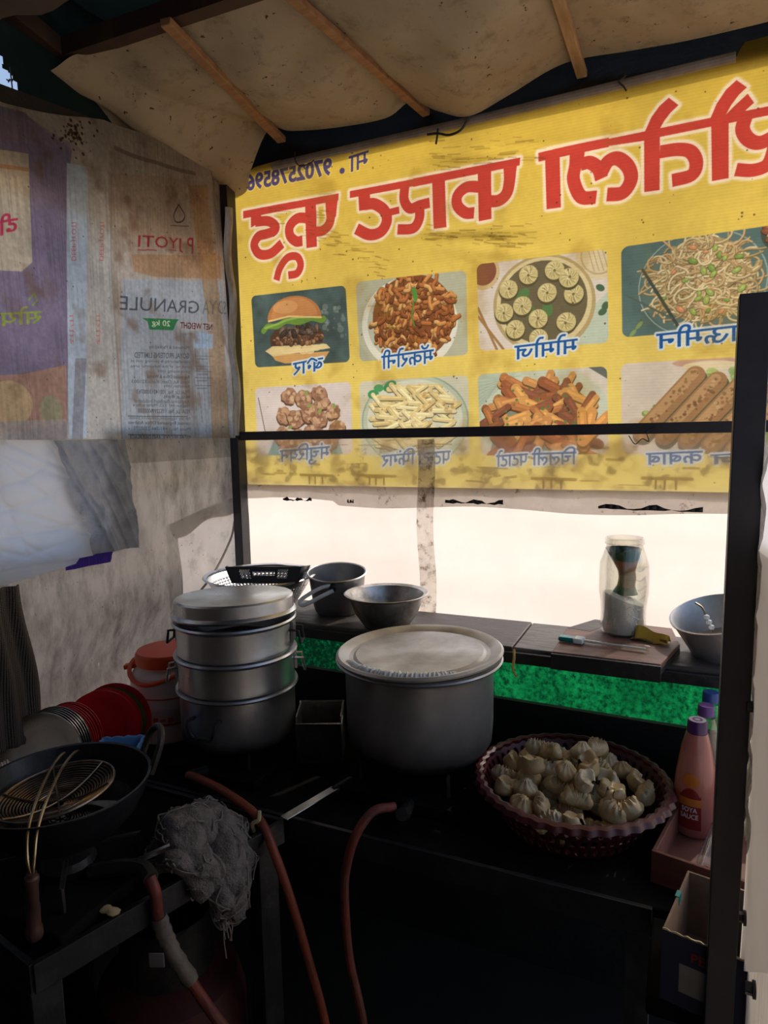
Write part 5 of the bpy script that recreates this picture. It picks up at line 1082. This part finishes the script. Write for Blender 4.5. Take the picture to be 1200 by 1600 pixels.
# local +x points off the table edge (edge at x = .045), +y runs along it; each fold is a fat soft roll
folds = (([(-.045, .045, .012), (-.02, .015, .042), (.005, -.03, .045), (.04, -.05, .020), (.060, -.055, -.03)], (.022, .034, .036, .030, .016)),
         ([(-.05, -.02, .012), (-.02, -.01, .050), (.02, .02, .052), (.058, .045, .012), (.072, .05, -.05), (.070, .045, -.085)], (.020, .032, .036, .034, .026, .010)),
         ([(-.02, .06, .010), (.015, .058, .040), (.052, .020, .020), (.074, -.012, -.03), (.074, -.015, -.085), (.070, -.010, -.125)], (.018, .030, .034, .034, .028, .010)),
         ([(.03, .07, .030), (.062, .065, -.002), (.072, .035, -.05), (.074, .015, -.10), (.070, .02, -.135)], (.018, .026, .030, .024, .009)),
         ([(-.03, -.045, .012), (.01, -.06, .030), (.05, -.035, .0), (.072, -.04, -.05), (.068, -.045, -.08)], (.016, .026, .030, .024, .010)))
for fi, (pts, rr) in enumerate(folds):
    P = spline(pts, 9); R_ = np.interp(np.linspace(0, len(pts) - 1, len(P)), range(len(pts)), rr); m_ = MB().tube(P, list(R_), 30); m2 = []
    for q in m_.v:
        q = np.array(q); q = q + wob3(q, .0045, fi) + wob3(q * 2.7, .0028, fi + 5) + wob3(q * 6, .0014, fi + 9); m2.append(q)
    rg.add(m2, m_.f); surf += m2
mesh_obj('cloth', rg, M['rag'], parent=t, smooth=180)
ym = MB(); S_ = np.array(surf); cen = np.array((.02, 0, -.01))
for k in range(150):
    p = S_[rnd.randrange(len(S_))]; out = p - cen; out /= np.linalg.norm(out); pts = [tuple(p)]; d_ = np.array([rnd.uniform(-1, 1) for _ in range(3)]); d_ /= np.linalg.norm(d_)
    for j in range(5):
        d_ = d_ + np.array([rnd.uniform(-.6, .6) for _ in range(3)]); d_ /= np.linalg.norm(d_); q = np.array(pts[-1]) + d_ * .013; n_ = S_[np.argmin(((S_ - q) ** 2).sum(1))]; pts.append(tuple(n_ + (n_ - cen) / np.linalg.norm(n_ - cen) * rnd.uniform(.001, .006)))
    ym.tube(spline(pts, 3), .0013, 5)
for k in range(22):
    p0 = np.array((.070 + rnd.uniform(-.01, .012), rnd.uniform(-.06, .07), rnd.uniform(-.11, -.05))); L = rnd.uniform(.02, .07); ym.tube(spline([tuple(p0), tuple(p0 + (rnd.uniform(-.004, .01), rnd.uniform(-.01, .01), -L * .5)), tuple(p0 + (rnd.uniform(-.006, .012), rnd.uniform(-.012, .012), -L))], 4), .0013, 5)
o = mesh_obj('loose_yarn', ym, M['yarn'], parent=t); o['kind'] = 'stuff'
o = mesh_obj('garlic_scrap', MB().lathe([(0, 0), (.012, .001), (.014, .004), (.008, .007), (0, .008)], 14, sc=lambda a, z: 1 + .5 * math.cos(2 * a)), M['garlic'], loc=(-.812, -1.040, .7555)); tag(o, 'pale scrap of garlic peel on the front edge of the dark table', 'peel')
def hose(path, r, mat, lab, extra=None):
    o = mesh_obj('gas_hose', MB().tube(spline(path, 8), r, 12), M[mat]); tag(o, lab, 'hose', 'gas hoses of the stoves'); return o
h1 = hose([(-.951, -.690, .783), (-.900, -.712, .795), (-.815, -.735, .795), (-.730, -.752, .772), (-.680, -.770, .715), (-.650, -.765, .62), (-.628, -.750, .50), (-.605, -.735, .36), (-.59, -.72, .15), (-.585, -.715, .009)], .0085, 'hose', 'orange-red gas hose arching down from the stove under the steamer')
mesh_obj('tie_wire', MB().tube(spline([(-.728, -.75, .785), (-.722, -.762, .775), (-.735, -.764, .765), (-.737, -.755, .735), (-.730, -.76, .72)], 5), .004, 6), M['garlic'], parent=h1)
h2 = hose([(-.480, -.668, .805), (-.510, -.70, .806), (-.532, -.732, .77), (-.552, -.735, .70), (-.556, -.735, .64), (-.552, -.73, .52), (-.528, -.725, .38), (-.52, -.72, .2), (-.51, -.72, .009)], .0085, 'hose2', 'dull red gas hose hanging straight down below the large pot')
h3 = hose([(-.776, -.988, .790), (-.762, -.992, .770), (-.765, -.985, .72), (-.750, -.975, .66), (-.70, -.955, .56), (-.64, -.93, .46), (-.58, -.90, .34), (-.54, -.88, .2), (-.52, -.87, .009)], .0095, 'hose2', 'gas hose bound with grey tape below the wok stove')
mesh_obj('tape_wrap', MB().tube(spline([(-.765, -.985, .722), (-.758, -.981, .69), (-.748, -.975, .655), (-.722, -.965, .605)], 6), [.0125 + .001 * (k % 3) for k in range(19)], 12), M['tape'], parent=h3)
t = thing('gas_cylinder', 'dark red gas cylinder standing under the table behind the hoses', 'gas cylinder', (-.93, -.80, 0))
mesh_obj('body', MB().lathe([(0, .02), (.11, .02), (.145, .06), (.15, .12), (.15, .36), (.135, .42), (.08, .455), (.03, .465), (0, .465)], 40), M['lpg'], parent=t)
mesh_obj('foot_ring', MB().lathe([(.11, 0), (.115, 0), (.115, .05), (.11, .05)], 32), M['lpg'], parent=t)
mesh_obj('collar', MB().lathe([(.088, .45), (.092, .45), (.092, .56), (.096, .563), (.092, .567), (.088, .56)], 32), M['iron'], parent=t)
mesh_obj('valve', MB().lathe([(0, .46), (.02, .46), (.02, .50), (.012, .505), (.012, .54), (0, .54)], 16), M['wire'], parent=t)
o = mesh_obj('paper_tag', MB().box((-.012, -.001, -.012), (.012, .001, .012), rot=.4), M['paper'], loc=(-.748, -1.012, .672), bevel=.0004); tag(o, 'small pale tag beside the taped gas hose', 'tag')

# ------------------------------------------------------------------ dumplings in the maroon basket
BX, BY = -.187, -.488
R0, R1, BH = .130, .172, .086
t = thing('momo_basket', 'maroon plastic basket with a scalloped rim, heaped with dumplings', 'basket', (BX, BY, .7505))
def bwall(u, v): a = 2 * math.pi * u; r = R0 + (R1 - R0) * v; return (r * math.cos(a), r * math.sin(a), .002 + (BH - .006) * v)
def bhole(u, v):
    i, j = u * 54, v * 3.0
    if v < .06 or v > .9: return False
    row = int((v - .06) / .28); f = ((v - .06) / .28) % 1; g = (i + .5 * (row % 2)) % 1
    return (abs(g - .5) / .30) ** 2 + (abs(f - .5) / .34) ** 2 < 1
mesh_obj('wall', MB().grid(bwall, 54 * 8, 30, skip=bhole), M['maroon'], parent=t, solid=.0025, smooth=60)
mesh_obj('base', MB().lathe([(0, 0), (R0, 0), (R0 + .002, .003), (0, .003)], 48), M['maroon'], parent=t)
def scal(a, z): return 1 + .012 * math.cos(40 * a)
mesh_obj('scalloped_rim', MB().lathe([(R1 - .003, BH - .006), (R1 + .008, BH - .004), (R1 + .013, BH - .010), (R1 + .015, BH - .008), (R1 + .010, BH + .001), (R1 + .002, BH + .003), (R1 - .004, BH + .001), (R1 - .003, BH - .006)], 320, sc=scal), M['maroon'], parent=t)
def momo_mesh(kind, seed):
    R = random.Random(seed); m = MB(); U = R.uniform; ph = U(0, 6.28)
    if kind == 'crescent':                 # folded half moon, pleated ridge, bent round
        L, bend, npl = U(.024, .028), U(.5, 1.5), R.choice((6, 7, 8)); nu, nv = 30, 22
        def f(u, v):
            s = 2 * u - 1; a = 2 * math.pi * v; w = math.sqrt(max(0, 1 - abs(s) ** 2.4)); rr = .0155 * w + .0006; d = (a - math.pi / 2 + math.pi) % (2 * math.pi) - math.pi
            d += .30 * math.sin(npl * math.pi * s + ph) * w; ridge = math.exp(-(d / .30) ** 2); r = rr * (1 + .07 * math.sin(5 * a + 3 * s + ph)) + ridge * (.0075 + .0016 * math.sin(npl * 2 * math.pi * s)) * (w * .8 + .25)
            y, z = r * math.cos(a), r * math.sin(a) * (1.0 if math.sin(a) > 0 else .8); th = s * bend; rad = L / max(bend, .2)
            return ((rad + y) * math.sin(th), (rad + y) * math.cos(th) - rad, z + .012)
        m.grid(f, nu, nv)
    elif kind == 'pouch':                  # round pouch gathered to a twisted top
        npl = R.choice((8, 9, 10)); tx, ty = U(-.004, .004), U(-.004, .004)
        def f(u, v):
            a = 2 * math.pi * u; t_ = math.pi * v; r = .0235 * math.sin(t_) ** .8; z = -.0145 * math.cos(t_) + .0135; k = max(0, v - .42) / .58
            r *= 1 + .16 * k * math.sin(npl * a + 3.5 * k + ph) + .05 * math.sin(3 * a + ph); z += .008 * max(0, v - .80) / .2 + .003 * math.sin(2 * a + ph) * math.sin(t_)
            if v > .86: r = max(r, .0065 * (1.25 - abs(v - .93) * 3) * (1 + .25 * math.sin(npl * a)))  * (1 if v < .999 else 0)
            return (r * math.cos(a) + tx * k, r * math.sin(a) * .92 + ty * k, z)
        m.grid(f, 44, 22)
    else:                                  # rolled: two wings of the wrapper folded together at the front
        nu, nv = 36, 18; op = U(.5, .9)
        def f(u, v):
            th = (2 * u - 1) * (math.pi - op * .5); a = 2 * math.pi * v; e = 1 - .35 * abs(2 * u - 1) ** 3; r = .0115 * e * (1 + .08 * math.sin(4 * a + 6 * u + ph)); d = (a - 1.2 + math.pi) % (2 * math.pi) - math.pi
            r += .010 * math.exp(-(d / .34) ** 2) * (.8 + .3 * math.sin(u * 21 + ph)) * (1 - .5 * abs(2 * u - 1) ** 4); rr = .0135 + r * math.cos(a)
            return (rr * math.sin(th), rr * math.cos(th) * .85, r * math.sin(a) * 1.1 + .012)
        m.grid(f, nu, nv); m.lathe([(0, .002), (.012, .004), (.014, .012), (.009, .019), (0, .020)], 20)
    return m
protos = {}
for kind, lab in (('crescent', 'crescent'), ('pouch', 'pouch'), ('rolled', 'rolled')):
    for sd in range(3):
        ob = mesh_obj('momo', momo_mesh(kind, sd * 7 + 3), M['dough' if sd != 1 else 'dough2'], smooth=70); protos[(kind, sd)] = ob.data; bpy.data.objects.remove(ob)
spots = []
def scatter(n, rmax, zf, mind):
    k = 0
    for _ in range(6000):
        if k >= n: break
        a, q = rnd.uniform(0, 6.283), math.sqrt(rnd.random()) * rmax; x, y = q * math.cos(a), q * math.sin(a); z = zf(q)
        if all((x - p[0]) ** 2 + (y - p[1]) ** 2 + ((z - p[2]) * 1.3) ** 2 > mind ** 2 for p in spots): spots.append((x, y, z)); k += 1
scatter(22, .103, lambda q: .756, .041); nlow = len(spots)
scatter(42, .134, lambda q: .796 + .020 * (1 - (q / .15) ** 2), .0405); nmid = len(spots)
scatter(8, .10, lambda q: .836 + .010 * (1 - (q / .12) ** 2), .040)
KINDW = {'crescent': 'crescent dumpling with pleated ridge', 'pouch': 'round gathered dumpling', 'rolled': 'dumpling with folded wings'}
ROWW = ('front basket row', 'second basket row from front', 'third basket row from front', 'fourth basket row from front', 'fifth basket row from front', 'back basket row')
cnt = ('first',) + ORD + ('eleventh', 'twelfth', 'thirteenth')
vx, vy = -(BX) / math.hypot(BX, BY + 1.75), -(BY + 1.75) / math.hypot(BX, BY + 1.75)          # toward the viewer
top = sorted(range(nlow, len(spots)), key=lambda i: -(spots[i][0] * vx + spots[i][1] * vy)); place = {}
per = math.ceil(len(top) / 6)
for r_ in range(6):
    for k, i in enumerate(sorted(top[r_ * per:(r_ + 1) * per], key=lambda i: spots[i][0] * -vy + spots[i][1] * vx)): place[i] = (r_, k)
for i, (x, y, z) in enumerate(spots):
    kind = rnd.choice(('crescent', 'crescent', 'pouch', 'rolled')); o = bpy.data.objects.new('momo', protos[(kind, rnd.randrange(3))]); COL.objects.link(o)
    o.location = (BX + x, BY + y, z + .002); tl = .15 if i < nlow else .5; o.rotation_euler = (rnd.uniform(-tl, tl) * .8, rnd.uniform(-tl, tl) * .8, rnd.uniform(0, 6.28)); s = rnd.uniform(.92, 1.1); o.scale = (s, s, s)
    lb = 'dumpling in the hidden bottom layer of the maroon basket' if i < nlow else '%s, %s from left in the %s' % (KINDW[kind], cnt[place[i][1]], ROWW[place[i][0]])
    tag(o, lb, 'dumpling', 'dumplings heaped in the maroon basket')

# ------------------------------------------------------------------ crate with sauce bottles, carton in front
CA = math.radians(-12); CR0 = (-.036, -.628)
def crate_pt(x, y, z): return (CR0[0] + x * math.cos(CA) - y * math.sin(CA), CR0[1] + x * math.sin(CA) + y * math.cos(CA), z)
t = thing('wooden_crate', 'red-brown wooden crate holding the sauce bottles behind the black post', 'crate', (CR0[0], CR0[1], .7505), (0, 0, CA))
W_, D_, H_, T_ = .20, .36, .055, .007
mesh_obj('floor', MB().box((0, 0, 0), (W_, D_, .006)), M['crate'], parent=t)
for a, b in (((0, 0, .006), (W_, T_, H_)), ((0, D_ - T_, .006), (W_, D_, H_)), ((0, T_, .006), (T_, D_ - T_, H_)), ((W_ - T_, T_, .006), (W_, D_ - T_, H_))): mesh_obj('side', MB().box(a, b), M['crate'], parent=t, bevel=.001)
def bottle(name, lab, x, y, h, r, body, cap, capr, caph):
    t = thing(name, lab, 'bottle', (x, y, .7572))
    pr = [(0, 0), (r * .9, 0), (r, .006), (r, h * .30), (r * .92, h * .52), (r * .70, h * .76), (r * .54, h * .86), (r * .50, h * .89), (0, h * .89)]
    mesh_obj('body', MB().lathe(pr, 40), body, parent=t, smooth=40)
    mesh_obj('cap', MB().lathe([(0, h - caph), (capr, h - caph), (capr * 1.02, h - caph + .003), (capr * .97, h - .003), (capr * .9, h), (0, h)], 40, sc=lambda a, z: 1 + .012 * math.cos(36 * a)), cap, parent=t)
    return t
t = bottle('soya_sauce_bottle', 'soya sauce bottle with a pinkish body, red label and dark purple cap', .030, -.450, .212, .0365, M['soya'], M['purplecap'], .0172, .034)
mesh_obj('cap_print', MB().lathe([(0, .2121), (.0145, .2121), (.0145, .2126), (0, .2126)], 24), M['captop'], parent=t)
mesh_obj('cap_mark', MB().lathe([(.005, .2127), (.009, .2127), (.009, .2130), (.005, .2130)], 16), M['purplecap'], parent=t)
VA = math.radians(-104)                                      # the label faces the viewer
prof = [(0.0365, .006), (.0365, .0636), (.0336, .1102), (.0256, .1611)]
def rad(z): return float(np.interp(z, [p[1] for p in prof], [p[0] for p in prof])) + .0006
def lab(z0, z1, w0, w1, mat, nm, nu=16, nz=8, off=0.):
    def f(u, v):
        z = z0 + (z1 - z0) * v; w = w0 + (w1 - w0) * v; r = rad(z) + off; a = VA + (u - .5) * w / r; return (r * math.cos(a), r * math.sin(a), z)
    return mesh_obj(nm, MB().grid(f, nu, nz), M[mat], parent=t)
lab(.018, .108, .042, .036, 'lab_red', 'label'); lab(.062, .076, .042, .040, 'lab_or', 'label_band', off=.0004)
def scoop(u, v):
    z = .088 + .070 * v - .016 * (1 - v) * math.cos((u - .5) * 3.1) * 0; r = rad(z) + .0005; w = .046 - .012 * v; a = VA + (u - .5) * w / r; zz = z - (1 - v) ** 3 * .016 * (1 - (2 * u - 1) ** 2)
    return (r * math.cos(a), r * math.sin(a), zz)
mesh_obj('label_shield', MB().grid(scoop, 16, 10), M['soya'], parent=t)
mesh_obj('label_emblem', MB().grid(lambda u, v: (lambda z, q: ((rad(z) + .0011) * math.cos(VA + q), (rad(z) + .0011) * math.sin(VA + q), z))(.096 + .026 * v, (u - .5) * .9 * math.sqrt(max(.02, 1 - (2 * v - 1) ** 2))), 10, 8), M['lab_or'], parent=t)
def wrap_text(text, z0, hgt, wid, nm, mat='lab_wh'):
    v_, tr = glyph_tris(text, .025); lo, hi = v_.min(0), v_.max(0); m = MB(); P = []
    for p in v_:
        q = (p - lo) / (hi - lo); z = z0 + q[1] * hgt; r = rad(z) + .0012; a = VA + (q[0] - .5) * wid / r; P.append((r * math.cos(a), r * math.sin(a), z))
    m.add(P, tr); return mesh_obj(nm, m, M[mat], parent=t, smooth=0)
wrap_text('SOYA', .051, .0095, .027, 'label_lettering'); wrap_text('SAUCE', .0385, .0095, .031, 'label_lettering')
bottle('glass_bottle', 'clear bottle with a violet cap just behind the soya sauce bottle', .046, -.372, .212, .033, M['pet'], M['violetcap'], .0150, .020)
bottle('glass_bottle', 'clear bottle with a blue cap, rearmost of the three bottles', .056, -.302, .214, .033, M['pet'], M['bluecap'], .0155, .020)
t = thing('plastic_bottle', 'empty clear plastic bottle lying in the crate against the post', 'bottle', crate_pt(.085, .090, .797), (math.radians(-62), 0, math.radians(-20)))
t.scale = (.8, .8, .8)
mesh_obj('body', MB().lathe([(0, -.06), (.022, -.06), (.026, -.055)] + [(.026 + .0012 * (k % 2), -.05 + .008 * k) for k in range(12)] + [(.018, .062), (.010, .075), (.010, .082), (0, .082)], 28), M['pet'], parent=t)
mesh_obj('cap', MB().lathe([(0, -.072), (.012, -.072), (.012, -.060), (0, -.060)], 20), M['red'], parent=t)

t = thing('open_carton', 'open cardboard carton with dark blue print in front of the wooden crate', 'carton', (-.012, -.862, .744), (0, 0, math.radians(-12)))
w, d, h = .12, .145, .100
mesh_obj('panel', MB().box((0, 0, 0), (w, .003, h)), M['carton_bl'], parent=t)
mesh_obj('panel', MB().box((0, d - .003, 0), (w, d, h * 1.0)), M['carton_in'], parent=t)
mesh_obj('panel', MB().box((0, .003, 0), (.003, d - .003, h)), M['carton_in'], parent=t)
mesh_obj('panel', MB().box((w - .003, .003, 0), (w, d - .003, h)), M['carton_in'], parent=t)
mesh_obj('panel', MB().box((.003, .003, 0), (w - .003, d - .003, .003)), M['carton_in'], parent=t)
mesh_obj('torn_edge', MB().tube([(w * k / 24, .0015, h + .0012 * math.sin(k * 2.3)) for k in range(25)], .0016, 5), M['garlic'], parent=t)
mesh_obj('blue_side', MB().box((-.0006, .0, .0), (.0, d, h - .004)), M['carton_bl'], parent=t)
mesh_obj('paper_label', MB().box((.022, -.0008, .022), (.060, 0, .062)), M['paper'], parent=t)
mesh_obj('tape_scrap', MB().box((-.002, d * .52, h - .012), (.0035, d * .62, h + .001)), M['teal'], parent=t)
def flat_text(text, x0, z0, wid, hgt, y, mat):
    v_, tr = glyph_tris(text, .02); lo, hi = v_.min(0), v_.max(0); m = MB(); m.add([(x0 + wid * (p[0] - lo[0]) / (hi[0] - lo[0]), y, z0 + hgt * (p[1] - lo[1]) / (hi[1] - lo[1])) for p in v_], tr); return mesh_obj('printed_word', m, M[mat], parent=t, smooth=0)
flat_text('PEP', .036, .070, .026, .013, -.0008, 'lab_red')

# ------------------------------------------------------------------ bits of wire on the pipe and hooks in the roof
def wires(lab, pts, r=.0016):
    o = mesh_obj('wire_tie', MB().tube(spline(pts, 6), r, 6), M['post']); return tag(o, lab, 'wire', 'wire ties on the banner pipe')
wires('wire loop round the left end of the grey banner pipe', [(-1.02, -.052, 2.278), (-1.018, -.055, 2.255), (-1.005, -.052, 2.238), (-.975, -.05, 2.240), (-.962, -.048, 2.248)])
wires('wire hook and loose end hanging from the middle of the grey pipe', [(-.63, -.05, 2.250), (-.60, -.053, 2.246), (-.57, -.055, 2.236), (-.54, -.053, 2.243), (-.52, -.05, 2.268)], .003)
wires('short wire end pointing down under the middle of the grey pipe', [(-.60, -.052, 2.258), (-.602, -.053, 2.24), (-.606, -.052, 2.222)], .0025)
wires('twisted wire knot on the grey pipe toward the right', [(-.16, -.05, 2.30), (-.155, -.054, 2.284), (-.168, -.052, 2.275), (-.158, -.053, 2.262), (-.152, -.051, 2.252)], .0022)
wires('thin curled wire caught on the rail below the kebab picture', [(-.13, -.056, 1.482), (-.115, -.057, 1.462), (-.10, -.056, 1.474), (-.085, -.057, 1.468), (-.09, -.056, 1.49), (-.07, -.057, 1.50)], .0012)
